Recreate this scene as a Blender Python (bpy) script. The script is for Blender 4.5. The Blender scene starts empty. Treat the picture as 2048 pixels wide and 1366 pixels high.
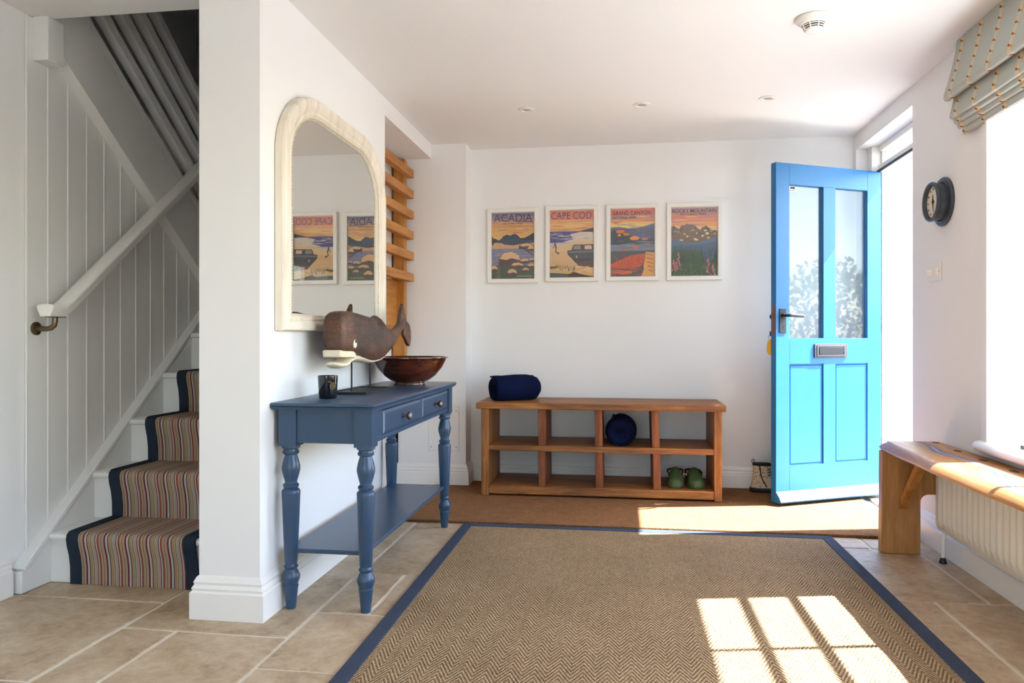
import bpy, bmesh, math, random
from mathutils import Vector, Matrix
random.seed(7)
PI = math.pi
SC = bpy.context.scene
COL = SC.collection

# ------------------------------------------------------------------ camera, world, sun, exposure
cam = bpy.data.cameras.new('camera'); cam_o = bpy.data.objects.new('camera', cam); COL.objects.link(cam_o)
cam.sensor_width = 36.0; cam.lens = 1500.0 / 2048.0 * 36.0
cam.shift_y = -10.0 / 2048.0; cam.clip_start = 0.05
cam_o.location = (0, 0, 1.0); cam_o.rotation_euler = (PI / 2, 0, math.atan(219.0 / 1500.0))
SC.camera = cam_o

SUN_DIR = Vector((1.0, 0.216, 1.29)).normalized()
world = bpy.data.worlds.new('sky'); SC.world = world; world.use_nodes = True
wn = world.node_tree; wn.nodes.clear()
w_out = wn.nodes.new('ShaderNodeOutputWorld'); w_bg = wn.nodes.new('ShaderNodeBackground')
w_sky = wn.nodes.new('ShaderNodeTexSky'); w_sky.sky_type = 'NISHITA'; w_sky.sun_disc = False
w_sky.sun_elevation = math.asin(SUN_DIR.z); w_sky.sun_rotation = math.atan2(SUN_DIR.x, SUN_DIR.y)
w_sky.air_density = 1.0; w_sky.dust_density = 1.0; w_sky.ozone_density = 0.6
wn.links.new(w_sky.outputs[0], w_bg.inputs[0]); w_bg.inputs[1].default_value = 2.1
wn.links.new(w_bg.outputs[0], w_out.inputs[0])
sun = bpy.data.lights.new('sun', 'SUN'); sun.energy = 70.0; sun.angle = math.radians(0.55); sun.color = (0.91, 0.965, 1.05)
sun_o = bpy.data.objects.new('sun', sun); COL.objects.link(sun_o); sun_o.location = (6, 2, 7)
sun_o.rotation_euler = (-SUN_DIR).to_track_quat('-Z', 'Y').to_euler()
SC.view_settings.view_transform = 'Standard'; SC.view_settings.look = 'None'
SC.view_settings.gamma = 1.0; SC.view_settings.use_curve_mapping = False
SC.view_settings.exposure = -0.42
SC.cycles.max_bounces = 9; SC.cycles.diffuse_bounces = 6; SC.cycles.glossy_bounces = 5
SC.cycles.transparent_max_bounces = 12; SC.cycles.use_denoising = True; SC.cycles.adaptive_threshold = 0.05
SC.cycles.sample_clamp_indirect = 12.0; SC.cycles.caustics_reflective = False; SC.cycles.caustics_refractive = False

# ------------------------------------------------------------------ colour and material helpers
def lin(c):
    return tuple(((v / 255.0) / 12.92 if v / 255.0 <= 0.04045 else ((v / 255.0 + 0.055) / 1.055) ** 2.4) for v in c)
def rgba(c): return lin(c) + (1.0,)
class NT:
    def __init__(s, name):
        s.m = bpy.data.materials.new(name); s.m.use_nodes = True; s.t = s.m.node_tree
        s.b = s.t.nodes['Principled BSDF']; s.out = s.t.nodes['Material Output']
    def n(s, kind, **kw):
        x = s.t.nodes.new('ShaderNode' + kind)
        for k, v in kw.items(): setattr(x, k, v)
        return x
    def l(s, a, b): s.t.links.new(a, b)
    def put(s, sock, v):
        if hasattr(v, 'is_output') or isinstance(v, bpy.types.NodeSocket): s.l(v, sock)
        else: sock.default_value = v
    def math(s, op, a, b=0.0, c=None):
        x = s.n('Math', operation=op); s.put(x.inputs[0], a); s.put(x.inputs[1], b)
        if c is not None: s.put(x.inputs[2], c)
        return x.outputs[0]
    def coord(s, which='Object', scale=(1, 1, 1)):
        tc = s.n('TexCoord'); mp = s.n('Mapping'); s.l(tc.outputs[which], mp.inputs[0]); mp.inputs['Scale'].default_value = scale
        return mp.outputs[0]
    def noise(s, vec, scale, detail=4.0, rough=0.55, dist=0.0):
        x = s.n('TexNoise'); s.l(vec, x.inputs['Vector']); x.inputs['Scale'].default_value = scale
        x.inputs['Detail'].default_value = detail; x.inputs['Roughness'].default_value = rough; x.inputs['Distortion'].default_value = dist
        return x.outputs['Fac']
    def ramp(s, fac, stops, interp='LINEAR'):
        x = s.n('ValToRGB'); e = x.color_ramp; e.interpolation = interp
        while len(e.elements) < len(stops): e.elements.new(0.5)
        for el, (p, c) in zip(e.elements, stops): el.position = p; el.color = c if len(c) == 4 else rgba(c)
        s.l(fac, x.inputs[0]); return x.outputs[0]
    def mix(s, fac, a, b, blend='MIX'):
        x = s.n('Mix', data_type='RGBA', blend_type=blend); s.put(x.inputs[0], fac)
        s.put(x.inputs[6], a); s.put(x.inputs[7], b); return x.outputs[2]
    def bump(s, h, strength=0.2, dist=0.002):
        x = s.n('Bump'); x.inputs['Strength'].default_value = strength; x.inputs['Distance'].default_value = dist
        s.l(h, x.inputs['Height']); s.l(x.outputs[0], s.b.inputs['Normal'])
    def base(s, v): s.put(s.b.inputs['Base Color'], v)
    def set(s, **kw):
        for k, v in kw.items(): s.put(s.b.inputs[k.replace('_', ' ')], v)
        return s
M = {}
def plain(name, c, rough=0.5, metal=0.0, bump=0.0, bscale=60.0, spec=0.5, vary=0.0, coat=0.0):
    t = NT(name); t.set(Roughness=rough, Metallic=metal); t.b.inputs['Specular IOR Level'].default_value = spec
    t.b.inputs['Coat Weight'].default_value = coat
    v = t.coord()
    if vary:
        f = t.noise(v, 9.0, 5.0)
        t.base(t.mix(f, rgba([x * (1 - vary) for x in c]), rgba([min(255, x * (1 + vary)) for x in c])))
    else: t.base(rgba(c))
    if bump: t.bump(t.noise(v, bscale, 3.0), bump, 0.002)
    M[name] = t.m; return t.m
def wood(name, c_dark, c_mid, c_light, axis, rough=0.45, grain=26.0, coat=0.0, knots=0.0):
    t = NT(name); sc = [1.0, 1.0, 1.0]; sc['xyz'.index(axis)] = 0.09
    v = t.coord('Object', sc)
    a = t.noise(v, grain, 6.0, 0.6, 0.6); b = t.noise(v, grain * 5.0, 3.0, 0.6)
    big = t.noise(t.coord('Object', [k * 0.6 + 0.1 for k in sc]), 5.0, 2.0)
    f = t.math('ADD', t.math('MULTIPLY', a, 0.62), t.math('MULTIPLY', b, 0.22)); f = t.math('ADD', f, t.math('MULTIPLY', big, 0.22))
    t.base(t.ramp(f, [(0.34, c_dark), (0.52, c_mid), (0.70, c_light)]))
    t.set(Roughness=rough); t.b.inputs['Coat Weight'].default_value = coat
    t.bump(t.math('ADD', a, b), 0.22, 0.0015)
    M[name] = t.m; return t.m

plain('wall', (236, 235, 234), 0.85, bump=0.10, bscale=35.0, spec=0.2)
plain('ceiling', (233, 232, 230), 0.9, bump=0.05, bscale=20.0, spec=0.2)
plain('trim', (238, 235, 230), 0.42)
plain('boards', (230, 229, 226), 0.5)
plain('exterior', (240, 236, 228), 0.85, bump=0.2, bscale=50.0)
plain('table_blue', (49, 74, 101), 0.3, bump=0.05, bscale=120.0)
plain('pewter', (120, 116, 112), 0.35, 0.9)
plain('iron', (26, 27, 30), 0.45, 0.15, bump=0.25, bscale=220.0)
plain('plate_pewter', (72, 72, 76), 0.6, 0.3, bump=0.5, bscale=260.0)
plain('bronze', (120, 105, 84), 0.32, 0.95, bump=0.1, bscale=200.0)
plain('brass', (150, 92, 50), 0.4, 0.8)
plain('fleece', (12, 20, 48), 0.95, bump=0.9, bscale=240.0, spec=0.1, vary=0.35)
plain('green_rubber', (68, 92, 56), 0.5, bump=0.08, bscale=150.0)
plain('black_rubber', (22, 21, 22), 0.6)
plain('lace', (24, 20, 20), 0.8)
plain('off_white', (232, 229, 222), 0.4)
plain('radiator', (226, 220, 208), 0.35)
plain('grout', (222, 214, 200), 0.95)
plain('clock_case', (52, 60, 68), 0.38)
plain('dial', (226, 222, 200), 0.5)
plain('dial_mark', (70, 50, 46), 0.6)
plain('dark_slot', (14, 14, 15), 0.7)
plain('lamp_lens', (170, 160, 148), 0.25)
plain('yellow_fob', (226, 164, 24), 0.35)
plain('gold', (178, 140, 70), 0.35, 0.9)
plain('rug_border', (62, 70, 88), 0.9, bump=0.5, bscale=420.0, spec=0.15, vary=0.12)
plain('runner_border', (42, 50, 62), 0.95, bump=0.5, bscale=420.0, spec=0.1, vary=0.15)
plain('cream_paint', (226, 216, 190), 0.55, bump=0.15, bscale=60.0, vary=0.05)
plain('paving', (138, 134, 126), 0.9, bump=0.3, bscale=30.0, vary=0.08)
plain('blue_resin', (52, 70, 122), 0.4, coat=0.0, vary=0.3)
plain('white_resin', (150, 160, 190), 0.4, coat=0.0, vary=0.1)
plain('plug_dark', (44, 30, 20), 0.6)
plain('sticker', (222, 222, 216), 0.5)
plain('candle_wax', (60, 54, 46), 0.5)
plain('latch', (70, 72, 66), 0.4, 0.7)
plain('bark', (86, 68, 50), 0.9, bump=0.5)
plain('bark_leaf', (104, 136, 78), 0.55, vary=0.35)

# painted door: worn gloss blue with fine brush grain
t = NT('door_blue'); v = t.coord('Object', (30, 30, 1.6)); g = t.noise(v, 6.0, 5.0); g2 = t.noise(t.coord(), 7.0, 4.0)
t.base(t.mix(g2, rgba((26, 100, 158)), rgba((36, 116, 174)))); t.set(Roughness=0.36); t.bump(g, 0.25, 0.0015); M['door_blue'] = t.m
# woods
for ax in 'xyz':
    wood('rack_' + ax, (66, 34, 10), (136, 82, 34), (190, 128, 62), ax, 0.5)
    wood('oak_' + ax, (128, 84, 44), (168, 117, 66), (194, 144, 90), ax, 0.42, 20.0)
    wood('pine_' + ax, (138, 84, 30), (182, 120, 52), (206, 148, 78), ax, 0.5)
    wood('limed_' + ax, (200, 189, 168), (226, 217, 199), (238, 231, 217), ax, 0.55, 22.0)
wood('divider_z', (66, 28, 10), (118, 60, 26), (158, 94, 46), 'z', 0.55, 30.0)
wood('bowl_wood', (34, 14, 8), (66, 28, 14), (104, 50, 24), 'x', 0.22, 16.0, coat=0.5)
# whale: dark carved timber with a redder flank
t = NT('whale'); v = t.coord('Object', (1, .22, 1)); a = t.noise(v, 60.0, 8.0, 0.72, 1.0); b = t.noise(t.coord(), 6.0, 3.0)
c1 = t.ramp(a, [(0.3, (30, 22, 19)), (0.5, (58, 41, 32)), (0.72, (88, 62, 46))])
c2 = t.ramp(a, [(0.3, (56, 32, 20)), (0.5, (92, 58, 38)), (0.72, (122, 82, 56))])
f = t.ramp(b, [(0.44, (0, 0, 0)), (0.62, (255, 255, 255))]); t.base(t.mix(f, c1, c2)); t.set(Roughness=0.5)
t.bump(t.noise(t.coord('Object', (1, .4, 1)), 90.0, 4.0), 0.5, 0.002); M['whale'] = t.m
# mirror and glasses
t = NT('mirror'); t.base((0.78, 0.80, 0.76, 1)); t.set(Metallic=1.0, Roughness=0.01); M['mirror'] = t.m
def glass(name, tint, fr_ior=1.45, rough=0.0, boost=0.0, haze=0.0, haze_c=(230, 236, 238)):
    t = NT(name); t.t.nodes.remove(t.b)
    tr = t.n('BsdfTransparent'); tr.inputs[0].default_value = tint + (1,)
    gl = t.n('BsdfGlossy'); gl.inputs['Roughness'].default_value = rough; gl.inputs[0].default_value = (1, 1, 1, 1)
    ge = t.n('NewGeometry'); dp = t.n('VectorMath', operation='DOT_PRODUCT'); t.l(ge.outputs['Normal'], dp.inputs[0]); t.l(ge.outputs['Incoming'], dp.inputs[1])
    f0 = ((fr_ior - 1) / (fr_ior + 1)) ** 2     # Schlick reflectance, the same from both sides of the thin pane
    sch = t.math('ADD', f0, t.math('MULTIPLY', 1 - f0, t.math('POWER', t.math('SUBTRACT', 1.0, t.math('MINIMUM', t.math('ABSOLUTE', dp.outputs['Value']), 1.0)), 5.0)))
    mx = t.n('MixShader'); fac = t.math('MINIMUM', t.math('ADD', sch, boost), 1.0)
    base = tr.outputs[0]
    if haze:
        tl = t.n('BsdfTranslucent'); tl.inputs[0].default_value = rgba(haze_c); df = t.n('BsdfDiffuse'); df.inputs[0].default_value = rgba(haze_c)
        m1 = t.n('MixShader'); m1.inputs[0].default_value = 0.5; t.l(tl.outputs[0], m1.inputs[1]); t.l(df.outputs[0], m1.inputs[2])
        m2 = t.n('MixShader'); m2.inputs[0].default_value = haze; t.l(base, m2.inputs[1]); t.l(m1.outputs[0], m2.inputs[2]); base = m2.outputs[0]
    t.l(fac, mx.inputs[0]); t.l(base, mx.inputs[1]); t.l(gl.outputs[0], mx.inputs[2]); t.l(mx.outputs[0], t.out.inputs[0])
    M[name] = t.m
glass('window_glass', (0.98, 0.99, 0.99)); glass('poster_glass', (0.985, 0.985, 0.985), 1.4)
glass('door_glass', (0.86, 0.9, 0.91), 1.38, 0.02, 0.0, 0.04)
t = NT('candle_glass'); t.base(rgba((12, 12, 14))); t.set(Roughness=0.06); t.b.inputs['Coat Weight'].default_value = 0.6; M['candle_glass'] = t.m
# stone flags
t = NT('stone'); v = t.coord('Object'); oi = t.n('ObjectInfo')
a = t.noise(v, 5.0, 8.0, 0.62, 0.6); b = t.noise(v, 26.0, 6.0, 0.6); c = t.noise(t.coord('Object', (1, .5, 1)), 80.0, 4.0, 0.7)
f = t.math('ADD', t.math('MULTIPLY', a, 0.6), t.math('MULTIPLY', b, 0.3)); f = t.math('ADD', f, t.math('MULTIPLY', c, 0.07))
col = t.ramp(f, [(0.31, (146, 122, 94)), (0.45, (182, 158, 128)), (0.57, (200, 180, 151)), (0.72, (214, 198, 172))])
vn = t.math('ABSOLUTE', t.math('SUBTRACT', t.noise(v, 11.0, 6.0, 0.6, 1.2), 0.5)); vein = t.math('MULTIPLY', t.math('LESS_THAN', vn, 0.0045), 0.30)
col = t.mix(vein, col, rgba((112, 88, 64)))
hs = t.n('HueSaturation'); t.l(col, hs.inputs['Color']); t.l(t.math('ADD', 0.92, t.math('MULTIPLY', oi.outputs['Random'], 0.16)), hs.inputs['Value'])
t.base(hs.outputs[0]); t.set(Roughness=t.ramp(b, [(0.3, (196, 196, 196)), (0.7, (172, 172, 172))])); t.bump(t.math('ADD', a, b), 0.16, 0.004); M['stone'] = t.m
# coir mat
t = NT('coir'); v = t.coord(); a = t.noise(v, 260.0, 3.0, 0.7); b = t.noise(v, 16.0, 4.0)
f = t.math('ADD', t.math('MULTIPLY', a, 0.9), t.math('MULTIPLY', b, 0.10))
t.base(t.ramp(f, [(0.34, (84, 52, 30)), (0.5, (148, 104, 68)), (0.68, (188, 144, 102))])); t.set(Roughness=0.95); t.b.inputs['Specular IOR Level'].default_value = 0.1
t.bump(a, 1.0, 0.006); M['coir'] = t.m
# sisal rug: herringbone ribs
t = NT('sisal'); tc = t.n('TexCoord'); sx = t.n('SeparateXYZ'); t.l(tc.outputs['Object'], sx.inputs[0])
tri = t.math('PINGPONG', sx.outputs[0], 0.0355)
ph = t.math('ADD', sx.outputs[1], t.math('MULTIPLY', tri, 2.1)); w1 = t.math('SINE', t.math('MULTIPLY', ph, 2 * PI / 0.0255))
stitch = t.math('SINE', t.math('MULTIPLY', sx.outputs[0], 2 * PI / 0.0059)); yst = t.math('SINE', t.math('ADD', t.math('MULTIPLY', sx.outputs[1], 2 * PI / 0.0085), t.math('MULTIPLY', stitch, 1.2)))
ns = t.noise(t.coord('Object', (1, .35, 1)), 330.0, 2.0, 0.7); big = t.noise(t.coord(), 3.0, 3.0)
h = t.math('ADD', t.math('MULTIPLY', w1, 0.30), t.math('MULTIPLY', yst, 0.13)); h = t.math('ADD', h, t.math('MULTIPLY', t.math('SUBTRACT', ns, 0.5), 1.3))
h = t.math('ADD', t.math('ADD', h, 0.5), t.math('MULTIPLY', t.math('SUBTRACT', big, 0.5), 0.25))
t.base(t.ramp(h, [(0.05, (80, 62, 40)), (0.42, (142, 115, 84)), (0.75, (176, 149, 115)), (1.0, (210, 187, 152))]))
t.set(Roughness=0.9); t.b.inputs['Specular IOR Level'].default_value = 0.15; t.bump(h, 0.8, 0.004); M['sisal'] = t.m
# striped stair runner
t = NT('runner'); tc = t.n('TexCoord'); sx = t.n('SeparateXYZ'); t.l(tc.outputs['Object'], sx.inputs[0])
f = t.math('FRACT', t.math('DIVIDE', t.math('ADD', sx.outputs[0], 3.0), 0.0915))
cols = [('t', 6), ('n', 2), ('l', 3), ('r', 5), ('t', 5), ('o', 2), ('t', 3), ('p', 3), ('m', 4), ('l', 5), ('g', 3), ('t', 2), ('y', 3), ('t', 3), ('v', 2), ('k', 3)]
pal = dict(t=(170, 148, 128), n=(52, 58, 84), l=(182, 174, 174), r=(146, 78, 64), o=(116, 108, 72), p=(178, 138, 126), m=(98, 46, 58), g=(84, 90, 74), y=(172, 132, 92), v=(122, 118, 90), k=(164, 158, 156))
tot = sum(c[1] for c in cols); pos = 0.0; stops = []
for k, wd in cols: stops.append((pos / tot, pal[k])); pos += wd
cc = t.ramp(f, stops, 'CONSTANT'); ns = t.noise(t.coord(), 420.0, 2.0)
t.base(t.mix(0.35, cc, t.ramp(ns, [(0.3, (60, 52, 46)), (0.7, (225, 214, 200))]), 'SOFT_LIGHT')); t.set(Roughness=0.95); t.b.inputs['Specular IOR Level'].default_value = 0.1
t.bump(ns, 0.7, 0.003); M['runner'] = t.m
# blind fabric: pale grey-green linen, embroidered trails in cream with brown knots (UV in metres)
t = NT('blind'); tc = t.n('TexCoord'); sx = t.n('SeparateXYZ'); t.l(tc.outputs['UV'], sx.inputs[0]); U_, V_ = sx.outputs[0], sx.outputs[1]
du = t.math('SUBTRACT', t.math('FRACT', t.math('DIVIDE', U_, 0.168)), 0.5); du = t.math('MULTIPLY', du, 0.168)
fv = t.math('SUBTRACT', t.math('FRACT', t.math('DIVIDE', V_, 0.043)), 0.5); fv = t.math('MULTIPLY', fv, 0.043)
zz = t.math('MULTIPLY', t.math('SUBTRACT', t.math('PINGPONG', V_, 0.0215), 0.0107), 0.35)
band = t.math('LESS_THAN', t.math('ABSOLUTE', t.math('ADD', du, zz)), 0.0125)
thread = t.math('GREATER_THAN', t.math('SINE', t.math('MULTIPLY', t.math('ADD', du, zz), 2 * PI / 0.0052)), -0.7)
band = t.math('MULTIPLY', band, thread)
dg = t.math('ADD', fv, t.math('MULTIPLY', du, 0.45)); bar = t.math('MULTIPLY', t.math('LESS_THAN', t.math('ABSOLUTE', dg), 0.0036), t.math('LESS_THAN', t.math('ABSOLUTE', du), 0.020))
knot = t.math('LESS_THAN', t.math('ADD', t.math('POWER', t.math('ABSOLUTE', t.math('SUBTRACT', du, 0.009)), 2.0), t.math('POWER', t.math('ABSOLUTE', t.math('ADD', dg, 0.0)), 2.0)), 0.000032)
ns = t.noise(t.coord('UV', (1, 1, 1)), 600.0, 2.0)
basec = t.ramp(ns, [(0.3, (164, 168, 162)), (0.7, (192, 194, 186))])
c = t.mix(band, basec, rgba((216, 194, 160))); c = t.mix(bar, c, rgba((198, 142, 78))); c = t.mix(knot, c, rgba((104, 62, 34)))
t.base(c); t.set(Roughness=0.9); t.b.inputs['Specular IOR Level'].default_value = 0.15; t.bump(t.math('ADD', ns, t.math('MULTIPLY', band, 0.8)), 0.4, 0.001); M['blind'] = t.m
# flowered boot cloth
t = NT('boot_cloth'); v = t.coord(); vo = t.n('TexVoronoi'); vo.inputs['Scale'].default_value = 75.0; t.l(v, vo.inputs['Vector'])
sp = t.ramp(vo.outputs['Distance'], [(0.22, (255, 255, 255)), (0.34, (0, 0, 0))])
hue = t.ramp(t.n('SeparateXYZ').outputs[0] if False else t.noise(v, 60.0, 1.0), [(0.35, (150, 70, 84)), (0.5, (98, 84, 120)), (0.62, (92, 98, 60))])
t.base(t.mix(sp, rgba((206, 188, 158)), hue)); t.set(Roughness=0.85); M['boot_cloth'] = t.m
# printed paper: colours from the mesh's own colour attribute
t = NT('print'); at = t.n('VertexColor', layer_name='ink'); t.base(at.outputs[0]); t.set(Roughness=0.6); M['print'] = t.m

# ------------------------------------------------------------------ geometry helpers (each returns verts, faces)
def box(x0, x1, y0, y1, z0, z1):
    v = [(x0, y0, z0), (x1, y0, z0), (x1, y1, z0), (x0, y1, z0), (x0, y0, z1), (x1, y0, z1), (x1, y1, z1), (x0, y1, z1)]
    return v, [(0, 3, 2, 1), (4, 5, 6, 7), (0, 1, 5, 4), (1, 2, 6, 5), (2, 3, 7, 6), (3, 0, 4, 7)]
def prism(poly, axis, a, b):
    """extrude a 2-D outline along an axis; outline is (y,z) for x, (x,z) for y, (x,y) for z"""
    def p3(p, t): return (t, p[0], p[1]) if axis == 'x' else ((p[0], t, p[1]) if axis == 'y' else (p[0], p[1], t))
    n = len(poly); v = [p3(p, a) for p in poly] + [p3(p, b) for p in poly]
    return v, [tuple(range(n))[::-1], tuple(range(n, 2 * n))] + [(i, (i + 1) % n, n + (i + 1) % n, n + i) for i in range(n)]
def lathe(prof, c=(0, 0, 0), n=32, axis='z', caps=True):
    """revolve (radius, height) pairs"""
    v, f = [], []
    for r, h in prof:
        for k in range(n):
            a = 2 * PI * k / n; q = (r * math.cos(a), r * math.sin(a), h)
            if axis == 'x': q = (h, q[0], q[1])
            elif axis == 'y': q = (q[0], h, q[1])
            v.append((q[0] + c[0], q[1] + c[1], q[2] + c[2]))
    for i in range(len(prof) - 1):
        for k in range(n):
            f.append((i * n + k, i * n + (k + 1) % n, (i + 1) * n + (k + 1) % n, (i + 1) * n + k))
    if caps:
        f.append(tuple(range(n))[::-1]); f.append(tuple(range((len(prof) - 1) * n, len(prof) * n)))
    return v, f
def tube(path, r, n=10, caps=True):
    P = [Vector(p) for p in path]; v, f = [], []
    up = Vector((0, 0, 1))
    for i, p in enumerate(P):
        d = (P[min(i + 1, len(P) - 1)] - P[max(i - 1, 0)]).normalized()
        s = d.cross(up if abs(d.dot(up)) < 0.95 else Vector((1, 0, 0))).normalized(); u = s.cross(d).normalized()
        if i and s.dot(ls) < 0: s, u = -s, -u
        ls = s
        rr = r[i] if isinstance(r, (list, tuple)) else r
        for k in range(n):
            a = 2 * PI * k / n; v.append(tuple(p + s * (math.cos(a) * rr) + u * (math.sin(a) * rr)))
    for i in range(len(P) - 1):
        for k in range(n): f.append((i * n + k, i * n + (k + 1) % n, (i + 1) * n + (k + 1) % n, (i + 1) * n + k))
    if caps: f.append(tuple(range(n))[::-1]); f.append(tuple(range((len(P) - 1) * n, len(P) * n)))
    return v, f
def loft(rings, closed=True, caps=True):
    n = len(rings[0]); v = [tuple(p) for r in rings for p in r]; f = []
    for i in range(len(rings) - 1):
        for k in range(n if closed else n - 1):
            f.append((i * n + k, i * n + (k + 1) % n, (i + 1) * n + (k + 1) % n, (i + 1) * n + k))
    if caps and closed: f.append(tuple(range(n))[::-1]); f.append(tuple(range((len(rings) - 1) * n, len(rings) * n)))
    return v, f
def join(*vfs):
    V, F = [], []
    for v, f in vfs:
        o = len(V); V += list(v); F += [tuple(i + o for i in q) for q in f]
    return V, F
def move(vf, d): return [(p[0] + d[0], p[1] + d[1], p[2] + d[2]) for p in vf[0]], vf[1]
def xform(vf, mat): return [tuple(mat @ Vector(p)) for p in vf[0]], vf[1]

def mesh(name, vf, mat, org=(0, 0, 0), bevel=0.0, seg=2, smooth=True, angle=35.0):
    v, f = vf
    me = bpy.data.meshes.new(name); me.from_pydata([(p[0] - org[0], p[1] - org[1], p[2] - org[2]) for p in v], [], f)
    bm = bmesh.new(); bm.from_mesh(me); bmesh.ops.recalc_face_normals(bm, faces=bm.faces)
    if bevel:
        es = [e for e in bm.edges if len(e.link_faces) == 2 and e.calc_face_angle(0) > math.radians(28)]
        res = bmesh.ops.bevel(bm, geom=es, offset=bevel, segments=seg, profile=0.5, affect='EDGES', clamp_overlap=True)
        new = {f_ for f_ in res['faces']}; bm.faces.index_update()
        soft = [f_ in new for f_ in bm.faces]
    bm.to_mesh(me); bm.free()
    me.materials.append(M[mat] if isinstance(mat, str) else mat)
    if smooth:
        me.set_sharp_from_angle(angle=math.radians(angle))
        me.polygons.foreach_set('use_smooth', soft if bevel else [True] * len(me.polygons))    # bevelled solids keep flat faces
    me.update(); return me
def link(name, me, parent=None, loc=(0, 0, 0)):
    o = bpy.data.objects.new(name, me); COL.objects.link(o); o.location = loc
    if parent: o.parent = parent
    return o
def tag(o, label=None, cat=None, group=None, kind=None):
    for k, v in (('label', label), ('category', cat), ('group', group), ('kind', kind)):
        if v: o[k] = v
    return o
def thing(name, label, cat, loc=(0, 0, 0), group=None, kind=None, rz=0.0):
    o = bpy.data.objects.new(name, None); COL.objects.link(o); o.location = loc; o.rotation_euler = (0, 0, rz); o.empty_display_size = 0.1
    return tag(o, label, cat, group, kind)
def part(root, name, vf, mat, bevel=0.0, under=None, org=None, label=None, **kw):
    """world-space shape as a child of root (or of one of its parts)"""
    og = org if org is not None else tuple(root.location)
    o = link(name, mesh(name, vf, mat, og, bevel, **kw), under or root)
    if label: o['label'] = label
    return o
def solo(name, vf, mat, label, cat, org=(0, 0, 0), bevel=0.0, group=None, kind=None, **kw):
    o = link(name, mesh(name, vf, mat, org, bevel, **kw), None, org); return tag(o, label, cat, group, kind)
def struct(name, vf, mat, label, cat, bevel=0.0, org=(0, 0, 0), **kw): return solo(name, vf, mat, label, cat, org, bevel, kind='structure', **kw)

# ------------------------------------------------------------------ the setting
XL, XR, YB, ZC = -1.26, 1.475, 5.07, 2.285      # partition face, right wall face, back wall face, ceiling
XS = -2.35                                      # stair wall
XO = 1.85                                       # outer face of the right wall
Y0 = -2.6                                       # wall behind the viewer
# floor: mortar bed with separate stone flags
floor = struct('floor', box(XS - 0.1, 2.0, Y0 - 0.2, 5.3, -0.10, -0.004), 'grout', 'pale limestone flagged floor of the entrance hall', 'floor')
flags = [(-2.35, -1.70, 2.60, 2.76), (-2.35, -1.70, 1.95, 2.60), (-1.70, -1.095, 2.36, 2.98), (-1.70, -1.497, 1.90, 2.36), (-1.497, -1.095, 1.75, 2.36),
         (-1.095, -0.60, 2.13, 2.595), (-1.095, -0.60, 1.70, 2.13), (-1.095, -0.90, 2.595, 3.055), (-0.90, -0.45, 2.595, 3.055),
         (-1.29, -1.09, 2.98, 3.96), (-1.09, -0.62, 3.055, 3.96), (-0.62, -0.1, 3.055, 3.96), (-0.1, 0.60, 3.5, 3.96), (0.60, 1.165, 3.745, 3.96),
         (1.165, 1.475, 3.745, 4.15), (0.60, 1.365, 3.03, 3.745), (1.365, 1.475, 3.03, 3.745), (0.60, 1.17, 2.79, 3.03), (1.17, 1.475, 2.2, 3.03),
         (0.60, 1.17, 2.1, 2.79), (-0.45, 0.1, 2.595, 3.055), (0.1, 0.6, 2.595, 3.03), (-0.1, 0.6, 3.055, 3.5), (-0.6, 0.0, 2.13, 2.595), (0.0, 0.6, 2.1, 2.595),
         (-0.6, 0.0, 1.70, 2.13), (0.0, 0.6, 1.60, 2.1), (0.6, 1.17, 1.60, 2.1), (1.17, 1.475, 1.5, 2.2), (-2.35, -1.70, 1.40, 1.95), (-1.70, -1.497, 1.40, 1.90), (-1.497, -1.095, 1.30, 1.75)]
yy = [1.5, 0.9, 0.3, -0.4, -1.0, -1.7, Y0]; xx = [XS, -1.70, -1.095, -0.5, 0.1, 0.75, XR]
for j in range(len(yy) - 1):
    for i in range(len(xx) - 1):
        top = yy[j]
        if j == 0: top = {0: 1.40, 1: 1.40, 2: 1.70, 3: 1.60, 4: 1.60, 5: 1.50}[i]
        flags.append((xx[i], xx[i + 1], yy[j + 1], top))
for x0, x1, y0, y1 in flags:
    g = 0.0055; cx, cy = (x0 + x1) / 2, (y0 + y1) / 2
    pts = []
    for (ax, ay, bx_, by_) in ((x0, y0, x1, y0), (x1, y0, x1, y1), (x1, y1, x0, y1), (x0, y1, x0, y0)):
        for k in range(3):
            tt = k / 3.0; px_, py_ = ax + (bx_ - ax) * tt, ay + (by_ - ay) * tt
            j1, j2 = random.uniform(-.0022, .0022), random.uniform(-.0022, .0022)
            px_ = min(max(px_, x0 + g), x1 - g) + j1; py_ = min(max(py_, y0 + g), y1 - g) + j2
            pts.append((px_ - cx, py_ - cy))
    o = link('flagstone', mesh('flagstone', prism(pts, 'z', -0.02, 0.0), 'stone', bevel=0.003, seg=1), floor, (cx, cy, random.uniform(-0.0012, 0.0)))
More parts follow.
